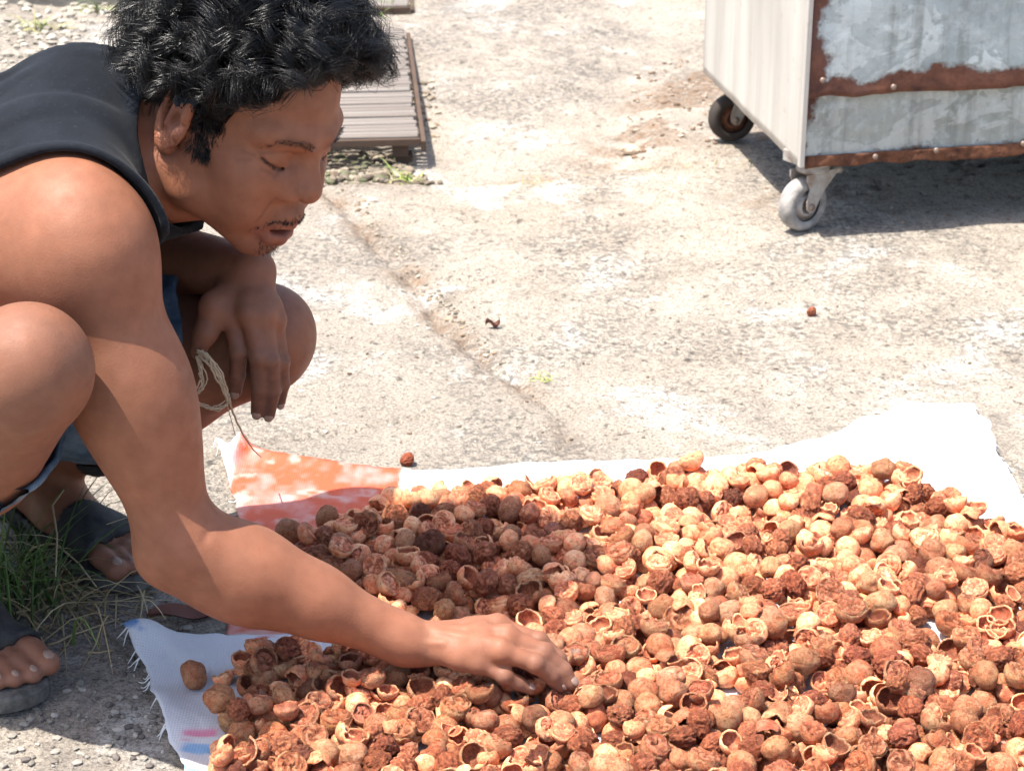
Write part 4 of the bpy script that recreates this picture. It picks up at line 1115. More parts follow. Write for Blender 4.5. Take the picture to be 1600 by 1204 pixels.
# ---- nails
nt = NT('nail'); MAT_NAIL = nt.done(nt.mix(nt.noise(200, 2), (.20, .125, .09), (.36, .245, .19)), .42, 0, None, .5)
def nail(c, seg, dors, r, name):
    bm = bmesh.new(); bmesh.ops.create_uvsphere(bm, u_segments=12, v_segments=8, radius=1)
    seg = Vector(seg).normalized(); dors = Vector(dors); dors = (dors - seg * dors.dot(seg)).normalized(); lat = seg.cross(dors)
    M = Matrix((seg * r * .86, lat * r * .66, dors * r * .30)).transposed().to_4x4(); M.translation = Vector(c)
    bmesh.ops.transform(bm, matrix=M, verts=bm.verts)
    new_obj(name, bm_mesh(name, bm, True), MAT_NAIL, PERSON)
for f, r, dv in [(RF[0], .0066, (.1, -.35, 1)), (RF[1], .0074, (.55, -.45, .8)), (RF[2], .0078, (.6, -.4, .8))]:
    sg_ = f[3] - f[2]; sg_ /= np.linalg.norm(sg_); dv = np.array(dv, float); dv -= sg_ * (dv @ sg_); dv /= np.linalg.norm(dv)
    nail(f[3] + dv * r * .70 - sg_ * r * .15, sg_, dv, r * .95, 'fingernail')
TH = [PY(322, 518, 2.035), PY(308, 548, 2.035)]
for f, r, dv in [(LF[0], .0076, (.0, -1, .2)), (LF[1], .0080, (0, -1, .2)), (LF[2], .0076, (.1, -1, .2)), (LF[3], .0066, (.4, -1, .2)), ([0, 0] + TH, .0080, (-.1, -1, .5))]:
    sg_ = f[3] - f[2]; sg_ /= np.linalg.norm(sg_); dv = np.array(dv, float); dv -= sg_ * (dv @ sg_); dv /= np.linalg.norm(dv)
    nail(f[3] + dv * r * .70 - sg_ * r * .15, sg_, dv, r * .95, 'fingernail')
for tips in (toesR, toesL):
    for c_, r in tips[:4]: nail(c_, FD * .9 + np.array([0, 0, -.5]), (0, 0, 1), r * .66, 'toenail')
# ---------------------------------------------------------------- hair: a lumpy cap and thousands of curled strands on it
rng = np.random.default_rng(11)
SCC = np.array([-.006, 0, .045]); SCR = np.array([.098, .077, .084])
ZX = np.array([-.12, -.07, -.045, -.034, -.026, .004, .009, .026, .032, .05, .075, .11])
ZZ = np.array([-.050, -.050, -.046, .000, .036, .036, -.012, -.012, .044, .084, .102, .106])
def hair_d(Hp):
    """height above the hairline, in head coordinates"""
    return Hp[..., 2] - np.interp(Hp[..., 0], ZX, ZZ)
HF = Field(HO - .2, HO + .2, .0034)
_, g = HF.pts(HF.lo, HF.lo + (HF.n - 1) * HF.res)
q = hl(g) - SCC
k0 = np.sqrt(((q / SCR) ** 2).sum(-1)); d = k0 * (k0 - 1) / (np.sqrt(((q / SCR ** 2) ** 2).sum(-1)) + 1e-6)
hd = hair_d(q + SCC)
qx = q[..., 0] + SCC[0]; hd = np.where((qx > .006) & (qx < .034), np.minimum(hd, q[..., 2] + SCC[2] - .050), hd); hd = np.where((qx > -.040) & (qx <= .012), np.minimum(hd, q[..., 2] + SCC[2] - .052), hd)
hd = np.where((qx > -.048) & (qx < .032) & (q[..., 2] + SCC[2] < .062) & (np.abs(q[..., 1]) > .052), -.02, hd)
lump = vnoise(q * 45, 2) * .006 + vnoise(q * 95, 3) * .004
vol = .004 + (.017 + lump) * sstep(0.0, .06, hd) * (.62 + .38 * sstep(.02, .10, q[..., 2] + SCC[2])) * (1 - .45 * sstep(.03, .09, qx))
HF.a = np.maximum(d - vol, -(hd + .002 * vnoise(q * 150, 5))).astype(np.float32)
CV, CQ = HF.surf(2)
nt = NT('hair_black')
MAT_HAIR = nt.done(nt.mix(nt.noise(40, 2), (.003, .0028, .003), (.007, .006, .0055)), .30, 0, None, .40)
nt = NT('hair_scalp'); st_ = nt.noise(300, 3, .6, nt.mapping(nt.coord(), (1, 1, 3)))
MAT_CAP = nt.done((.008, .0075, .008), .6, 0, nt.bump(st_, .8, .003), .4)
cap = new_obj('hair', np_mesh('hair', CV, quads=CQ), MAT_CAP, PERSON); cap['label'] = 'thick wavy black hair'

def strands(P, R, sides=3):
    """P (n strands, m points, 3), R (m,) radii"""
    n, m, _ = P.shape
    Tn = np.gradient(P, axis=1); Tn /= np.linalg.norm(Tn, axis=2)[..., None] + 1e-9
    ref = np.where(np.abs(Tn[..., 2:3]) < .85, np.array([0, 0, 1.0]), np.array([1.0, 0, 0]))
    N = np.cross(Tn, ref); N /= np.linalg.norm(N, axis=2)[..., None] + 1e-9; Bn = np.cross(Tn, N)
    an = np.arange(sides) * 2 * np.pi / sides
    V = P[:, :, None, :] + R[None, :, None, None] * (np.cos(an)[None, None, :, None] * N[:, :, None, :] + np.sin(an)[None, None, :, None] * Bn[:, :, None, :])
    idx = np.arange(n * m * sides).reshape(n, m, sides)
    a = idx[:, :-1, :]; b = np.roll(idx, -1, 2)[:, :-1, :]; c_ = np.roll(idx, -1, 2)[:, 1:, :]; d_ = idx[:, 1:, :]
    Q = np.stack([a, b, c_, d_], -1).reshape(-1, 4)
    return V.reshape(-1, 3), Q

NL = 560; M_ = 12; per = 36
roots = []
while len(roots) < NL:
    v = rng.normal(size=3); v /= np.linalg.norm(v); p = SCC + v * SCR
    if hair_d(p) > .003 and (len(roots) < 1 or np.min(np.linalg.norm(np.array(roots) - p, axis=1)) > .0062): roots.append(p)
roots = np.array(roots); Nn = (roots - SCC) / SCR ** 2; Nn /= np.linalg.norm(Nn, axis=1)[:, None]
whorl = np.array([-.055, .0, .115])
flow = roots - whorl; flow -= Nn * (flow * Nn).sum(1)[:, None]; flow /= np.linalg.norm(flow, axis=1)[:, None] + 1e-6
twist = np.cross(Nn, flow)
topf = sstep(.02, .10, roots[:, 2]); hd = hair_d(roots)
Ln = (.024 + .040 * topf) * rng.uniform(.75, 1.2, NL) * (.45 + .55 * sstep(0, .035, hd))
back = sstep(-.03, -.08, roots[:, 0]) * (1 - topf); Ln += .016 * back
grav = HR.T @ np.array([0, 0, -1.0])
s = np.linspace(0, 1, M_)
G = np.zeros((NL, M_, 3)); G[:, 0] = roots + Nn * .001
frontf = sstep(.02, .07, roots[:, 0]) * sstep(.05, .015, hd)
earf = sstep(.05, .03, np.abs(roots[:, 0] + .012)) * sstep(.10, .05, roots[:, 2])
Ln *= (1 - .55 * frontf) * (1 - .42 * sstep(.03, .08, roots[:, 0])) * (1 - .45 * earf)
lift = (.30 + .55 * topf + 1.0 * frontf + .25 * rng.uniform(-1, 1, NL))[:, None]
ff = sstep(.0, .07, roots[:, 0]); Ln *= (1 - .52 * ff)
dirn = Nn * lift + flow * ((1.0 - .75 * frontf) * (1 - .65 * ff))[:, None] + twist * rng.uniform(-.6, .6, NL)[:, None]
dirn /= np.linalg.norm(dirn, axis=1)[:, None]
for i in range(1, M_):
    cur = dirn + grav * (.13 * (1 - frontf) * (1 - earf))[:, None] + twist * (.25 * np.sin(i * .8 + rng.uniform(0, 6, NL)))[:, None]
    dirn = cur / np.linalg.norm(cur, axis=1)[:, None]
    p = G[:, i - 1] + dirn * (Ln / (M_ - 1) * 1.25)[:, None]
    qn = (p - SCC) / SCR; kk = np.linalg.norm(qn, axis=1)
    need = 1 + (.008 + (.023 - .016 * sstep(.02, .08, roots[:, 0])) * topf * np.minimum(1, .4 + s[i])) / .085 * (.4 + .6 * sstep(0, .03, hd))
    G[:, i] = np.where((kk < need)[:, None], SCC + qn / kk[:, None] * need[:, None] * SCR, p)
low = np.maximum(0, -.003 - hair_d(G)) * (G[..., 0] > -.034); G[..., 2] += low * .95
# curl each lock round its own axis
Tn = np.gradient(G, axis=1); Tn /= np.linalg.norm(Tn, axis=2)[..., None] + 1e-9
A1 = np.cross(Tn, Nn[:, None, :]); A1 /= np.linalg.norm(A1, axis=2)[..., None] + 1e-9; A2 = np.cross(Tn, A1)
turn = rng.uniform(.9, 1.8, NL) * (.6 + .5 * topf); ph = rng.uniform(0, 6.28, NL); sgn = rng.choice([-1, 1], NL)
rc = (.0036 + .0090 * topf) * rng.uniform(.6, 1.3, NL)
def curl(extra_phase, rmul):
    th_ = ph[:, None] + sgn[:, None] * turn[:, None] * 6.283 * s[None] + extra_phase
    am = (rc * rmul)[:, None] * np.minimum(1, s * 2.2)[None]
    return G + am[..., None] * (np.cos(th_)[..., None] * A1 + np.sin(th_)[..., None] * A2)
allP = []
for k in range(per):
    r_ = .0072 * math.sqrt(rng.uniform()); a_ = rng.uniform(0, 6.28, NL)
    off = r_ * (np.cos(a_)[:, None] * flow + np.sin(a_)[:, None] * twist)
    P = curl(rng.normal(0, .55, (NL, 1)), rng.uniform(.7, 1.3, NL)) + off[:, None, :] * (1 - .5 * s)[None, :, None]
    P += rng.normal(0, .0009, (NL, 1, 3)) * s[None, :, None] * 2 + Nn[:, None, :] * .003 * s[None, :, None]
    allP.append(P)
# loose fuzz that breaks the outline
P = curl(rng.normal(0, .9, (NL, 1)), rng.uniform(1.0, 2.0, NL)) + Nn[:, None, :] * (rng.uniform(.0, .012, NL)[:, None] * s[None])[..., None]
allP += [P, curl(rng.normal(0, 1.2, (NL, 1)), rng.uniform(.8, 2.4, NL)) + Nn[:, None, :] * (rng.uniform(-.002, .008, NL)[:, None] * s[None])[..., None]]
P = np.concatenate(allP); P = HO + HS * (P @ HR.T)
HV, HQ = strands(P, np.linspace(1, .45, M_) * .00034)
o = new_obj('hair_strands', np_mesh('hair_strands', HV, quads=HQ), MAT_HAIR, cap); o['kind'] = 'stuff'

# short stubbly hair along sideburn and hairline, brows and moustache
def short_hairs(name, roots_h, dir_h, ln, jit, rad_, parent, label=None):
    n = len(roots_h); ss = np.linspace(0, 1, 4)
    R0 = roots_h
    # seat the roots on the skin
    W = HO + HS * (R0 @ HR.T)
    for _ in range(6):
        dv = FHEAD.sample(W); e = .0015
        gr = np.stack([FHEAD.sample(W + np.eye(3)[k] * e) - FHEAD.sample(W - np.eye(3)[k] * e) for k in range(3)], 1)
        gr /= np.linalg.norm(gr, axis=1)[:, None] + 1e-9; W = W - gr * dv[:, None]
    D = dir_h @ HR.T + gr * .22 + rng.normal(0, jit, (n, 3)); D /= np.linalg.norm(D, axis=1)[:, None]
    l = ln * rng.uniform(.6, 1.2, n)
    Pp = W[:, None, :] - gr[:, None, :] * .0004 + D[:, None, :] * (l[:, None] * ss[None])[..., None] + gr[:, None, :] * (.0012 * np.sin(ss * 2.6))[None, :, None]
    v, q_ = strands(Pp, np.array([1, .9, .7, .35]) * rad_)
    o = new_obj(name, np_mesh(name, v, quads=q_), MAT_HAIR, parent)
    if label: o['label'] = label
    return o
for sd_ in (-1, 1):
    lp = on_skin([(.0850, sd_ * .016, .0065), (.0885, sd_ * .024, .0040), (.0880, sd_ * .036, .0045), (.0790, sd_ * .0490, .0105)], 46)
    short_hairs('eyelashes', lp, np.tile([.35, sd_ * .1, -1.0], (46, 1)), .0045, .15, .00022, PERSON)['kind'] = 'stuff'
    t_ = rng.uniform(0, 1, 90); L_ = np.array([(.103, .010, .034), (.100, .026, .038), (.088, .040, .038), (.072, .053, .030)])
    x = np.interp(t_, [0, .35, .7, 1], L_[:, 0]); y = np.interp(t_, [0, .35, .7, 1], L_[:, 1]); z = np.interp(t_, [0, .35, .7, 1], L_[:, 2]) + rng.normal(0, .0026, 90) * (1 - .5 * t_)
    short_hairs('eyebrow', np.stack([x, sd_ * y, z], 1), np.tile([-.25, sd_ * .9, .15], (90, 1)), .0050, .22, .00024, PERSON)['kind'] = 'stuff'
    n = 620; x = rng.normal(.019, .006, n); z = rng.uniform(-.020, .042, n)
    short_hairs('sideburn', np.stack([x, np.full(n, sd_ * .072), z], 1), np.tile([.15, 0, -1.0], (n, 1)), .009, .28, .00028, cap)
n = 150; y = rng.normal(0, .017, n); short_hairs('moustache', np.stack([.108 - .018 * (np.abs(y) / .026) ** 2, y, -.0475 - .011 * (np.abs(y) / .026) ** 1.6 + rng.normal(0, .002, n)], 1), np.stack([np.zeros(n), np.sign(y) * .5, -np.ones(n)], 1), .0040, .25, .00028, PERSON)['kind'] = 'stuff'
n = 80; y = rng.normal(0, .012, n); short_hairs('chin_stubble', np.stack([np.full(n, .096), y, -.092 + rng.normal(0, .007, n)], 1), np.tile([.2, 0, -1.0], (n, 1)), .0040, .3, .00028, PERSON)['kind'] = 'stuff'
n = 900; x = rng.uniform(-.10, .085, n); v = rng.uniform(-.2, .2, n)
hp = []
while len(hp) < 900:
    v = rng.normal(size=3); v /= np.linalg.norm(v); p = SCC + v * SCR * 1.01
    if -.006 < hair_d(p) < .010 and not (-.03 < p[0] < .006 and p[2] < .02): hp.append(p)
hp = np.array(hp); fl = hp - whorl; fl /= np.linalg.norm(fl, axis=1)[:, None]
short_hairs('hairline', hp, fl, .010, .3, .00042, cap)
# ================================================================ the nuts: whole ones, split halves and shell pieces, dropped one by one onto the sacks
rng = np.random.default_rng(77)
def ico(sub_):
    bm = bmesh.new(); bmesh.ops.create_icosphere(bm, subdivisions=sub_, radius=1)
    v = np.array([q.co[:] for q in bm.verts]); f = np.array([[q.index for q in p.verts] for p in bm.faces]); bm.free(); return v, f
ICO3, ICO4 = ico(3), ico(4)
PALE = np.array([.82, .48, .275]); RUST = np.array([.62, .215, .110]); DARK = np.array([.30, .105, .058]); FLESH = np.array([.84, .53, .34])
def lerp(a, b_, t): return a + (b_ - a) * np.clip(t, 0, 1)[:, None]
def whole(seed, wrinkled, base=None):
    base = base or ICO3; P = base[0].copy(); s = seed * 7.7
    ax = 1 + np.array([.12, -.05, -.12]) * (.3 + .9 * ((seed * .37) % 1))
    d = 1 + .14 * vnoise(P * 1.6 + s, 1) + .02 * vnoise(P * 5 + s, 2) + .10 * np.maximum(0, P[:, 0]) ** 6
    if wrinkled:
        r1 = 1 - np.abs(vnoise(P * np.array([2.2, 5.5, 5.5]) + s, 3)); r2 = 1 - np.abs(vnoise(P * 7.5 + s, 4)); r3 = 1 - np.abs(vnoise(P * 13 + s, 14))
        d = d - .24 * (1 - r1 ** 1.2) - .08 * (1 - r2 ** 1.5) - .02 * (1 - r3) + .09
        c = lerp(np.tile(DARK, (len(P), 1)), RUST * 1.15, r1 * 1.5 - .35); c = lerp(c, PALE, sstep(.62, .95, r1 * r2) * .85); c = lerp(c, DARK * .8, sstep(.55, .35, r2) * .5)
    else:
        n = fbm(P * 3 + s, 3, 5); c = lerp(np.tile(PALE, (len(P), 1)), RUST * 1.35, sstep(-.1, .6, n) * .7)
        m = np.exp(-((P[:, 1] + .1 * n) / .05) ** 2) * (seed % 2); d = d - .05 * m; c = lerp(c, DARK * 1.5, m * .6)
        c = lerp(c, DARK * 1.6, (vnoise(P * 11 + s, 8) > .55) * .5)
    return P * d[:, None] * ax, base[1], c
def half(seed, fill, cap_deg=96, shard=False):
    """a dome of shell, dome up, with real wall thickness; the hollow is empty or filled with ruffled flesh"""
    nr, ns = 8, 22; s = seed * 5.3
    a = np.arange(ns) * 2 * np.pi / ns
    lim = np.radians(cap_deg) + .22 * vnoise(np.stack([np.cos(a) * 1.6 + s, np.sin(a) * 1.6, 0 * a], 1), 3) + .16 * vnoise(np.stack([np.cos(a) * 4 + s, np.sin(a) * 4, 0 * a], 1), 4)
    if shard: lim = lim * (1 + .45 * np.cos(a * 2 + seed))
    V = []; C_ = []
    def sp(th, ph, r): return np.stack([r * np.sin(th) * np.cos(ph), r * np.sin(th) * np.sin(ph), r * np.cos(th)], -1)
    for k in range(nr + 1):
        th = lim * (k + .02) / nr; P = sp(th, a, 1.0); w = 1 + .06 * vnoise(P * 1.7 + s, 1) + .025 * vnoise(P * 5 + s, 2)
        rib = .025 * np.sin(a * 14 + 3 * vnoise(P * 2 + s, 6)) * (seed % 3 == 0); V.append(P * (w + rib)[:, None])
        n = fbm(P * 3 + s, 3, 5); c = lerp(np.tile(PALE, (ns, 1)), RUST * 1.4, sstep(-.2, .5, n)); C_.append(lerp(c, DARK * 1.6, (vnoise(P * 10 + s, 8) > .5) * .45))
    th_in = .88
    for k in range(nr, -1, -1):
        th = lim * (k + .02) / nr; P = sp(th, a, th_in)
        if fill and k < nr:
            rr = np.sin(th) * .9; zz = np.cos(lim) * .55 + 0 * rr
            q = np.stack([np.cos(a) * rr, np.sin(a) * rr, 0 * rr + s], 1)
            fold = 1 - np.abs(vnoise(np.stack([a * 2.2 + 0 * rr, rr * 4.0, 0 * rr + s], 1) + .8 * vnoise(q * 3, 12)[:, None], 9)); fold2 = 1 - np.abs(vnoise(q * 6.5, 10))
            zf = .10 - .34 * fold * sstep(0, .25, rr) - .16 * fold2 + (0 if fill == 1 else .2)
            P = np.stack([np.cos(a) * rr, np.sin(a) * rr, zf], 1)
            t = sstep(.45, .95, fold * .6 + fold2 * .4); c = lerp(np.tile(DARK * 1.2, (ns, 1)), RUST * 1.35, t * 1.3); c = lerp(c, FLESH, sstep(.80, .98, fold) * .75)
            if fill == 3: c = lerp(c, np.array([.70, .64, .56]), sstep(.42, .1, rr) * .85)
        else:
            P = P * (1 + .05 * vnoise(P * 5 + s, 7))[:, None]
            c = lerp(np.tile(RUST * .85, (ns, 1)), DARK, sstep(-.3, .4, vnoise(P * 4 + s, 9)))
        if k == nr: c = np.tile(PALE * .95, (ns, 1))
        V.append(P); C_.append(c)
    V = np.concatenate(V); C_ = np.concatenate(C_); R_ = 2 * (nr + 1); Fc = []
    i = np.arange(R_ * ns).reshape(R_, ns); j = np.roll(i, -1, 1)
    q = np.stack([i[:-1], i[1:], j[1:], j[:-1]], -1).reshape(-1, 4)
    T_ = np.concatenate([q[:, [0, 1, 2]], q[:, [0, 2, 3]]])
    V[:, 2] -= .42
    return V, T_, C_
PROTO = {'smooth': [whole(i, False) for i in range(9)], 'wrinkled': [whole(20 + i, True) for i in range(8)],
         'cup': [half(i, 0, 92 + 8 * (i % 3)) for i in range(9)], 'filled': [half(30 + i, 1 + (i % 3 == 1) + 2 * (i % 5 == 4) * (i % 3 != 1), 92) for i in range(10)], 'shard': [half(60 + i, 0, 62, True) for i in range(6)]}
def nut_material(name, k):
    nt = NT(name); co = nt.mapping(nt.coord('Object'), (k, k, k))
    oi = nt.new('ShaderNodeObjectInfo')
    # every nut takes its own piece of the pattern
    sh = nt.new('ShaderNodeVectorMath', operation='ADD'); nt.link(co, sh.inputs[0])
    cm = nt.new('ShaderNodeCombineXYZ'); nt.link(nt.math('MULTIPLY', oi.outputs['Random'], 40.0), cm.inputs[0]); nt.link(nt.math('MULTIPLY', oi.outputs['Random'], 23.0), cm.inputs[1]); nt.link(cm.outputs[0], sh.inputs[1]); co = sh.outputs[0]
    c = nt.mix(1.0, nt.attr('Col', 'Color'), oi.outputs['Color'], 'MULTIPLY')
    n1 = nt.noise(1.5, 4, .6, co, .6); n2 = nt.noise(4.2, 6, .72, co, 1.2); n3 = nt.noise(13, 4, .7, co)
    c = nt.mix(nt.ramp(n1, [(.36, 0.0), (.66, .8)]), c, nt.mix(1.0, c, (.80, .60, .46), 'MULTIPLY'))
    c = nt.mix(nt.ramp(n2, [(.50, 0.0), (.60, .85)]), c, nt.mix(1.0, c, (.56, .36, .25), 'MULTIPLY'))
    c = nt.mix(nt.ramp(n3, [(.58, 0.0), (.68, .7)]), c, nt.mix(.55, c, (.72, .50, .32)))
    c = nt.mix(nt.ramp(n2, [(.26, .75), (.36, 0.0)]), c, nt.mix(.6, c, (.70, .46, .27)))
    b = nt.bump(n2, .9, .10 / k); b = nt.bump(n3, .7, .04 / k, b)
    return nt.done(c, nt.ramp(n1, [(.3, .48), (.7, .72)]), 0, b, .4)
MAT_NUT = nut_material('nut_shell', 1.0); MAT_HEAP = nut_material('nut_shell_heap', 60.0)

# ---- where they lie
REG = [PZ(*q, .03)[:2] for q in ((470, 850), (500, 815), (570, 790), (640, 772), (760, 758), (860, 752), (1000, 745), (1060, 728), (1180, 732), (1330, 722), (1420, 745), (1480, 775), (1540, 800), (1600, 822), (1680, 860),
       (1750, 1000), (1800, 1330), (340, 1330), (338, 1150), (345, 1060), (338, 1030), (420, 1010), (640, 1015), (700, 1000), (650, 960), (560, 915), (490, 880))]
REG = [tuple(q) for q in REG]
GAPS = [(PZ(990, 988)[:2], .035, .012), (PZ(1440, 1036)[:2], .075, .010), (PZ(1120, 1105)[:2], .022, .026), (PZ(640, 1018)[:2], .20, .010), (PZ(1290, 1100)[:2], .014, .016), (PZ(1560, 985)[:2], .02, .016), (PZ(560, 1090)[:2], .016, .016)]
lo = np.min(REG, 0); hi = np.max(REG, 0)
pos = []; rad_ = []
gridn = {}
def cellk(x, y): return (int(math.floor(x / .04)), int(math.floor(y / .04)))
def rest_z(x, y, r):
    z = .0085 + r; who = -1; kx, ky = cellk(x, y)
    for a in (-1, 0, 1):
        for b_ in (-1, 0, 1):
            for j in gridn.get((kx + a, ky + b_), ()):
                q = pos[j]; R_ = (r + rad_[j]) * .93; d2 = (x - q[0]) ** 2 + (y - q[1]) ** 2
                if d2 < R_ * R_:
                    zz = q[2] + math.sqrt(R_ * R_ - d2)
                    if zz > z: z, who = zz, j
    return z, who
def inreg(x, y): return bool(in_poly(REG, np.array([x]), np.array([y]))[0])
kinds = []
tries = 0
TARGET = 2050
while len(pos) < TARGET and tries < 22000:
    tries += 1
    x, y = rng.uniform(lo, hi)
    if not inreg(x, y): continue
    if any(((x - g[0][0]) / g[1]) ** 2 + ((y - g[0][1]) / g[2]) ** 2 < 1 for g in GAPS): continue
    kd = rng.choice(['smooth', 'wrinkled', 'cup', 'filled', 'shard'], p=[.11, .16, .22, .36, .15])
    R0 = rng.uniform(.0108, .0152) * (1.08 if kd in ('filled',) else 1.0)
    if rng.uniform() < .05: R0 *= 1.15
    r = R0 * (.95 if kd in ('smooth', 'wrinkled') else .74 if kd != 'shard' else .5)
    z, who = rest_z(x, y, r)
    for it in range(14):
        if who < 0: break
        q = pos[who]; dx, dy = x - q[0], y - q[1]; L_ = math.hypot(dx, dy) + 1e-6
        x2, y2 = x + dx / L_ * .004, y + dy / L_ * .004
        if not inreg(x2, y2): break
        z2, w2 = rest_z(x2, y2, r)
        if z2 < z: x, y, z, who = x2, y2, z2, w2
        else: break
    if z > .042 and rng.uniform() < .96: continue
    j = len(pos); pos.append((x, y, z)); rad_.append(r); kinds.append((kd, R0)); gridn.setdefault(cellk(x, y), []).append(j)
pos = np.array(pos); rad_ = np.array(rad_)
dB = B.sample(pos)                                           # none inside the hand or arm
inside = np.all((pos > B.lo) & (pos < B.lo + (B.n - 1) * B.res), 1)
keep = ~(inside & (dB < rad_ * .75))
for f in RF:                                                  # and none between the fingers and what they touch
    for a, b_ in zip(f[:-1], f[1:]):
        for t in (0, .5, 1):
            q = a * (1 - t) + b_ * t; dd = pos - q; keep &= ~((np.hypot(dd[:, 0], dd[:, 1]) < rad_ + .016) & (dd[:, 1] < .004) & (pos[:, 2] + rad_ > q[2] + .004))
view = (pos - np.array([0, 0, CAM_H])); dep = view @ _F; pxx = 800 + FPX * view[:, 0] / dep; pyy = 602 - FPX * (view @ _U) / dep
vis = (pxx > -20) & (pxx < 1625) & (pyy < 1232)
# buried ones do not count as seen: something lies higher within a short distance
top = np.ones(len(pos), bool)
for j in range(len(pos)):
    kx, ky = cellk(pos[j, 0], pos[j, 1])
    for a in (-1, 0, 1):
        for b_ in (-1, 0, 1):
            for m in gridn.get((kx + a, ky + b_), ()):
                if m != j and pos[m, 2] > pos[j, 2] + .012 and math.hypot(pos[m, 0] - pos[j, 0], pos[m, 1] - pos[j, 1]) < .010: top[j] = False
order = np.argsort(-np.array([R for _, R in kinds]) / dep)
def rand_rot(kd):
    if kd in ('smooth', 'wrinkled'): return Matrix.Rotation(rng.uniform(0, 6.28), 3, 'Z') @ Matrix.Rotation(rng.uniform(0, 6.28), 3, 'X') @ Matrix.Rotation(rng.uniform(0, 6.28), 3, 'Z')
    up = rng.uniform() < (.45 if kd == 'cup' else .22 if kd == 'filled' else .5)
    tilt = abs(rng.normal(0, .55)) + (0 if up else math.pi)
    if kd == 'filled' and not up and rng.uniform() < .5: tilt = math.pi + rng.uniform(.3, 1.1)
    # open halves lean towards a random side
    return Matrix.Rotation(rng.uniform(0, 6.28), 3, 'Z') @ Matrix.Rotation(tilt, 3, 'X') @ Matrix.Rotation(rng.uniform(0, 6.28), 3, 'Z')
MESH = {}
for kd, L_ in PROTO.items():
    for i, (v, f, c_) in enumerate(L_):
        if kd == 'wrinkled': v, f, c_ = whole(20 + i, True, ICO4)
        elif kd == 'smooth': v, f, c_ = whole(i, False, ICO4)
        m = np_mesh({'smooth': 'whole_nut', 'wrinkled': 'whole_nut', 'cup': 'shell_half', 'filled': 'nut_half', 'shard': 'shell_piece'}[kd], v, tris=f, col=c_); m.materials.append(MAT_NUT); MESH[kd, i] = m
TONES = [('pale', (1.12, 1.10, 1.05)), ('orange', (.95, .80, .72)), ('dark', (.52, .42, .40))]
NAME = {'smooth': 'whole_nut', 'wrinkled': 'whole_nut', 'cup': 'shell_half', 'filled': 'nut_half', 'shard': 'shell_piece'}
LAB = {'smooth': 'smooth whole nut', 'wrinkled': 'wrinkled whole nut', 'cup': 'hollow shell half', 'filled': 'ruffled nut half', 'shard': 'broken shell piece'}
ZONES = [(PZ(890, 1070), .07, 'by the reaching fingers'), (PZ(640, 1020), .08, 'beside the wrist'), (PZ(430, 1040), .09, 'below the forearm'), (PZ(470, 840), .09, 'beside the orange print'), (PZ(1480, 790), .10, 'by the raised sack corner'),
         (PZ(360, 1180), .08, 'by the blue print'), (PZ(985, 985), .06, 'by the short white gap'), (PZ(1440, 1036), .09, 'along the long white gap'), (PZ(1120, 1110), .06, 'round the pale blue gap'), (PZ(700, 880), .09, 'in the shadow of the head')]
def zone(p):
    best = min(ZONES, key=lambda z: math.hypot(p[0] - z[0][0], p[1] - z[0][1]) / z[1])
    if math.hypot(p[0] - best[0][0], p[1] - best[0][1]) < best[1]: return best[2]
    if p[1] > 2.30: return 'along the far sack edge'
    if p[1] > 2.0: return 'on the printed sack'
    return 'on the curled-corner sack'
TN = {'smooth': ('pale tan', 'orange tan', 'dark brown'), 'wrinkled': ('reddish tan', 'rust brown', 'dark brown'), 'cup': ('pale tan', 'orange tan', 'dark brown'), 'filled': ('pale reddish', 'rust orange', 'dark brown'), 'shard': ('pale tan', 'orange tan', 'dark brown')}
CAT = {'smooth': 'nut', 'wrinkled': 'nut', 'cup': 'nut shell', 'filled': 'nut half', 'shard': 'shell piece'}
count = {}
stuffV, stuffT, stuffC, nsv = [], [], [], 0
NEAR = {'smooth': ', touching a smooth nut', 'wrinkled': ', touching a wrinkled nut', 'cup': ', touching a shell half', 'filled': ', touching a nut half', 'shard': ', touching a shell piece'}
def place_nut(kd, R0, p, ti, rot, label=None, group=None, idx_=None, near=''):
    i = int(rng.integers(len(PROTO[kd]))) if idx_ is None else idx_
    tn = np.array(TONES[ti][1]) * rng.uniform(.85, 1.12) * rng.uniform(.95, 1.05, 3)
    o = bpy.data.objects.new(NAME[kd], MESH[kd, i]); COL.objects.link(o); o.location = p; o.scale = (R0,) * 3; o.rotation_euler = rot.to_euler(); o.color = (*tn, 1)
    if label is None:
        size = 'small ' if R0 < .0120 else 'large ' if R0 > .0148 else ''
        up = (rot @ Vector((0, 0, 1))).z
        how = '' if kd in ('smooth', 'wrinkled') else ', dome up' if up > .5 else ', face up' if up < -.5 else ', on edge'
        label = f'{size}{TN[kd][ti]} {LAB[kd]}{how}, {zone(p)}'
        if near and len((label + near).split()) <= 16: label += near
    tag(o, label, CAT[kd], group or TN[kd][ti] + ' ' + LAB[kd].replace('half', 'halve') + 's drying on the sacks')
    return o
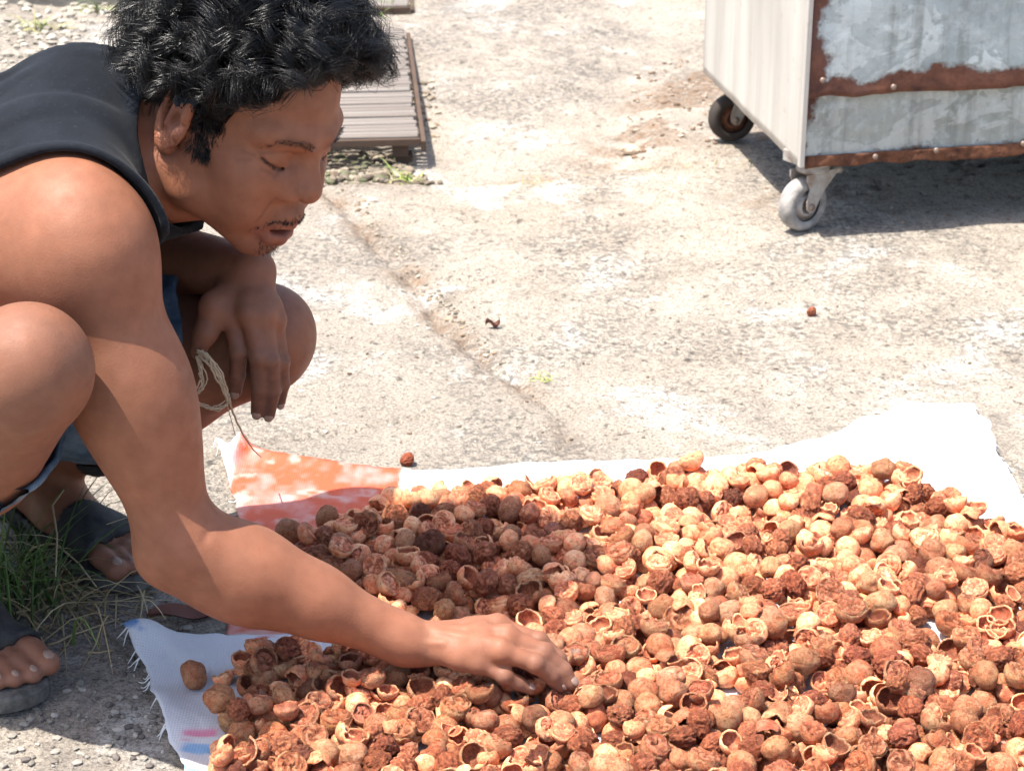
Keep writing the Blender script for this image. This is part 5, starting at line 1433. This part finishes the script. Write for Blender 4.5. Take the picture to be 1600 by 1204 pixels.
for j in order:
    if not keep[j]: continue
    kd, R0 = kinds[j]; u = rng.uniform(); ti = 0 if u < .55 else 1 if u < .945 else 2; rot = rand_rot(kd)
    fam = 'whole' if kd in ('smooth', 'wrinkled') else 'part'
    if vis[j] and top[j] and count.get(fam, 0) < 300:
        count[fam] = count.get(fam, 0) + 1; dj_ = np.linalg.norm(pos - pos[j], axis=1); dj_[j] = 9; dj_[~keep] = 9; m = int(np.argmin(dj_ - (pos[:, 2] - pos[j, 2]) * .5)); place_nut(kd, R0, pos[j], ti, rot, near=NEAR[kinds[m][0]])
    else:
        v, f, c_ = PROTO[kd][int(rng.integers(len(PROTO[kd])))]; tn = np.array(TONES[ti][1]) * rng.uniform(.85, 1.12)
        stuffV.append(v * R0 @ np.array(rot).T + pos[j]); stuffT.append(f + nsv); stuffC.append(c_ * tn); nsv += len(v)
o = new_obj('nut_heap', np_mesh('nut_heap', np.concatenate(stuffV), tris=np.concatenate(stuffT), col=np.concatenate(stuffC)), MAT_HEAP)
tag(o, 'rest of the drying nuts and shells heaped on the sacks', 'nuts', None, 'stuff')
print('nuts', len(pos), 'individuals', count, 'stuff', len(stuffV))
# ---- strays
p = PZ(305, 1083); place_nut('smooth', .0148, (p[0], p[1], .0085 + .0148 * .9), 1, rand_rot('smooth'), 'lone brown whole nut apart from the heap on the frayed sack corner', 'stray nuts', 1)
p = PZ(637, 727); place_nut('wrinkled', .0085, (p[0], p[1], ground_z(p[0], p[1]) + .0075), 1, rand_rot('wrinkled'), 'small brown nut bit on bare concrete just past the sack edge', 'stray nuts')
p = PZ(1268, 490); place_nut('wrinkled', .0070, (p[0], p[1], ground_z(p[0], p[1]) + .006), 1, rand_rot('wrinkled'), 'tiny reddish nut bit on open concrete between cart and sack', 'stray nuts')
p = PZ(452, 834, .02); place_nut('smooth', .0165, (p[0], p[1], .0085 + .015), 1, rand_rot('smooth'), 'brown whole nut lying at the edge of the orange printed patch', 'stray nuts', 3)
# ================================================================ grass, twine, dead leaf
rng = np.random.default_rng(31)
nt = NT('grass_blade'); c = nt.attr('Col', 'Color'); MAT_GRASS = nt.done(c, .6, 0, None, .35, Subsurface_Weight=0.0)
GREEN = [(.07, .13, .025), (.11, .18, .04), (.05, .09, .02)]; DRY = [(.34, .26, .13), (.25, .18, .09), (.42, .34, .19)]
def blades(n, base, spread, ln, wd, pal, lean, flat=0.0, seg=6):
    V, Fq, C_ = [], [], []; k = 0
    for i in range(n):
        p = np.array([base[0] + rng.normal(0, spread[0]), base[1] + rng.normal(0, spread[1]), 0.0]); p[2] = ground_z(p[0], p[1]) - .003
        a = rng.uniform(0, 6.28); L_ = ln * rng.uniform(.45, 1.15); le = lean * rng.uniform(.4, 1.5)
        d_ = np.array([math.cos(a), math.sin(a), 0]); side = np.array([-math.sin(a), math.cos(a), 0]); el = rad(90) - le
        col = np.array(pal[rng.integers(len(pal))]) * rng.uniform(.7, 1.25)
        q = p.copy()
        for s_ in range(seg + 1):
            t = s_ / seg; w = wd * (1 - t ** 1.6) + .0002
            nrm = -d_ * math.sin(el) + np.array([0, 0, math.cos(el)])
            V += [q - side * w, q + side * w, q + nrm * w * .5]; C_ += [col * (1 + .3 * t)] * 3
            q = q + (d_ * math.cos(el) + np.array([0, 0, math.sin(el)])) * L_ / seg; el -= (le * .55 + .12) / 1.6 + rng.normal(0, .05)
            g_ = ground_z(q[0], q[1]) + .001
            if q[2] < g_: q[2] = g_; el = max(el, 0)
        for s_ in range(seg):
            b0 = k + s_ * 3; Fq += [(b0, b0 + 1, b0 + 4, b0 + 3), (b0 + 1, b0 + 2, b0 + 5, b0 + 4), (b0 + 2, b0, b0 + 3, b0 + 5)]
        k += (seg + 1) * 3
    return np.array(V), Fq, np.array(C_)
def tuft(sets, label):
    V, Fq, C_ = [], [], []; n = 0
    for a in sets:
        v, f, c_ = blades(*a); V.append(v); Fq += [tuple(i + n for i in q) for q in f]; C_.append(c_); n += len(v)
    o = new_obj('grass_tuft', np_mesh('grass_tuft', np.concatenate(V), faces=Fq, col=np.concatenate(C_), smooth=False), MAT_GRASS)
    tag(o, label, 'grass', 'grass tufts growing from cracks', 'stuff'); return o
p = PZ(20, 960); p2 = PZ(90, 930)
tuft([(90, p[:2], (.030, .035), .16, .0016, GREEN, .35), (150, p2[:2], (.040, .035), .16, .0011, DRY, 1.15), (40, PZ(60, 880)[:2], (.03, .03), .17, .0018, GREEN, .7)], 'clump of green grass and dead straw between the two sandals')
tuft([(22, PZ(640, 268)[:2], (.016, .010), .055, .0018, [(.16, .22, .04), (.25, .28, .07)], .7), (14, PZ(600, 272)[:2], (.03, .01), .05, .001, DRY, .9)], 'small bright green tuft at the foot of the slatted grate')
tuft([(30, PZ(800, 280)[:2], (.05, .008), .035, .0009, DRY, .8), (12, PZ(790, 275)[:2], (.02, .008), .05, .0010, [(.2, .2, .07)], .6)], 'thin dry grass along the broken slab edge')
tuft([(26, PZ(1040, 258)[:2], (.06, .008), .03, .0009, DRY + [(.16, .18, .05)], .8)], 'wispy grass in the slab edge crack leading to the cart')
tuft([(14, PZ(848, 592)[:2], (.012, .006), .022, .0012, [(.24, .27, .07), (.32, .32, .1)], 1.1)], 'tiny yellow green sprig at the end of the diagonal joint')
tuft([(24, PZ(62, 55)[:2], (.02, .014), .06, .0020, [(.14, .18, .05), (.26, .24, .09)], .8)], 'low weed on the stony ground behind the shoulder')
tuft([(30, PZ(185, 28)[:2], (.035, .015), .09, .0022, [(.12, .18, .05), (.2, .22, .08)], .7)], 'grass tuft before the grey kerb')
tuft([(20, PZ(604, 30)[:2], (.02, .01), .06, .002, [(.10, .14, .04)], .7)], 'dark grass in the gap between the two grates')
# single straws lying about by the sandals
nt = NT('straw'); MAT_STRAW = nt.done(nt.mix(nt.noise(80, 2), (.30, .23, .13), (.46, .37, .23)), .8, 0, None, .3)
for a, b_, h in (((75, 1010), (185, 970), .004), ((140, 1023), (178, 1018), .003), ((210, 975), (280, 962), .004), ((40, 870), (150, 950), .05), ((110, 800), (95, 960), .09)):
    p, q = PZ(*a), PZ(*b_); P = [p + (q - p) * t + np.array([rng.normal(0, .002), rng.normal(0, .002), ground_z(*(p + (q - p) * t)[:2]) + .002 + h * math.sin(t * 2.6) * (1 if h > .01 else .3)]) for t in np.linspace(0, 1, 7)]
    v, f = tube(P, np.linspace(.0016, .0008, 7), 6); o = new_obj('straw', np_mesh('straw', v, faces=f), MAT_STRAW); tag(o, 'thin dry straw lying on the concrete by the sandals', 'straw', 'straws by the sandals')
# dead leaf
nt = NT('dead_leaf'); MAT_LEAF = nt.done(nt.mix(nt.noise(60, 4), (.10, .04, .03), (.22, .10, .07)), .8, 0, nt.bump(nt.noise(90, 3), .5, .002), .3)
def leaf(px, L_, W_, ang, label):
    c0 = PZ(*px); n, m = 12, 6; V = []
    for i in range(n + 1):
        t = i / n; w = W_ * math.sin(math.pi * min(1, t * .96 + .03)) ** .8
        for j in range(m + 1):
            s_ = j / m * 2 - 1; x = (t - .5) * L_; y = s_ * w; z = .010 * (s_ * s_) * .6 + .004 * math.sin(t * 7) + .003
            X_ = c0[0] + x * math.cos(ang) - y * math.sin(ang); Y_ = c0[1] + x * math.sin(ang) + y * math.cos(ang); V.append((X_, Y_, ground_z(X_, Y_) + z + .002))
    V = np.array(V); k = m + 1; N0 = len(V); V = np.concatenate([V, V - np.array([0, 0, .0007])])
    Fq = [(i * k + j, (i + 1) * k + j, (i + 1) * k + j + 1, i * k + j + 1) for i in range(n) for j in range(m)]
    Fq += [tuple(q + N0 for q in f[::-1]) for f in Fq]
    o = new_obj('dead_leaf', np_mesh('dead_leaf', V, faces=Fq), MAT_LEAF); tag(o, label, 'leaf')
leaf((292, 966), .085, .014, rad(8), 'curled dark red dead leaf on the concrete under the forearm')
leaf((770, 512), .022, .007, rad(20), 'small reddish leaf scrap lying in the diagonal joint')
# twine hanging from the left hand
nt = NT('twine_fibre'); MAT_TW = nt.done(nt.mix(nt.noise(120, 3), (.36, .27, .17), (.55, .44, .31)), .8, 0, None, .3)
TW = empty('twine', tuple(map(float, PY(318, 560, 2.03)))); tag(TW, 'frayed bundle of tan twine pinched by the hand on the knee', 'twine')
def twine(pp, r, jit=.0015):
    P = np.array([PY(*q) for q in pp]); t = np.linspace(0, 1, len(P)); tt = np.linspace(0, 1, len(P) * 5); Q = np.stack([np.interp(tt, t, P[:, k]) for k in range(3)], 1)
    for _ in range(3): Q[1:-1] = (Q[:-2] + 2 * Q[1:-1] + Q[2:]) / 4
    Q += rng.normal(0, jit, Q.shape) * .4
    v, f = tube(Q - np.array(TW.location), np.linspace(r, r * .7, len(Q)), 6); new_obj('strand', np_mesh('strand', v, faces=f), MAT_TW, TW)
for k in range(9):
    j = lambda s_: rng.normal(0, s_)
    twine([(312 + j(3), 552 + j(2), 2.024), (326 + j(3), 560 + j(4), 2.018), (340 + j(4), 588 + j(4), 2.016), (352 + j(4), 612 + j(4), 2.018), (356 + j(3), 628 + j(4), 2.02)], .0011)
for k in range(6):
    j = lambda s_: rng.normal(0, s_)
    twine([(310 + j(2), 556, 2.024), (320 + j(5), 590 + j(6), 2.018), (312 + j(8), 612 + j(5), 2.018), (300 + j(5), 622 + j(4), 2.018), (318 + j(5), 636 + j(3), 2.018), (342 + j(5), 640 + j(3), 2.018), (356, 630 + j(3), 2.02)], .0009)
twine([(354, 612, 2.018), (362, 640, 2.03), (376, 672, 2.10), (392, 698, 2.2), (408, 714, 2.33)], .0012, .0005)
twine([(352, 614, 2.018), (358, 645, 2.03), (368, 680, 2.06)], .0006, .0005)
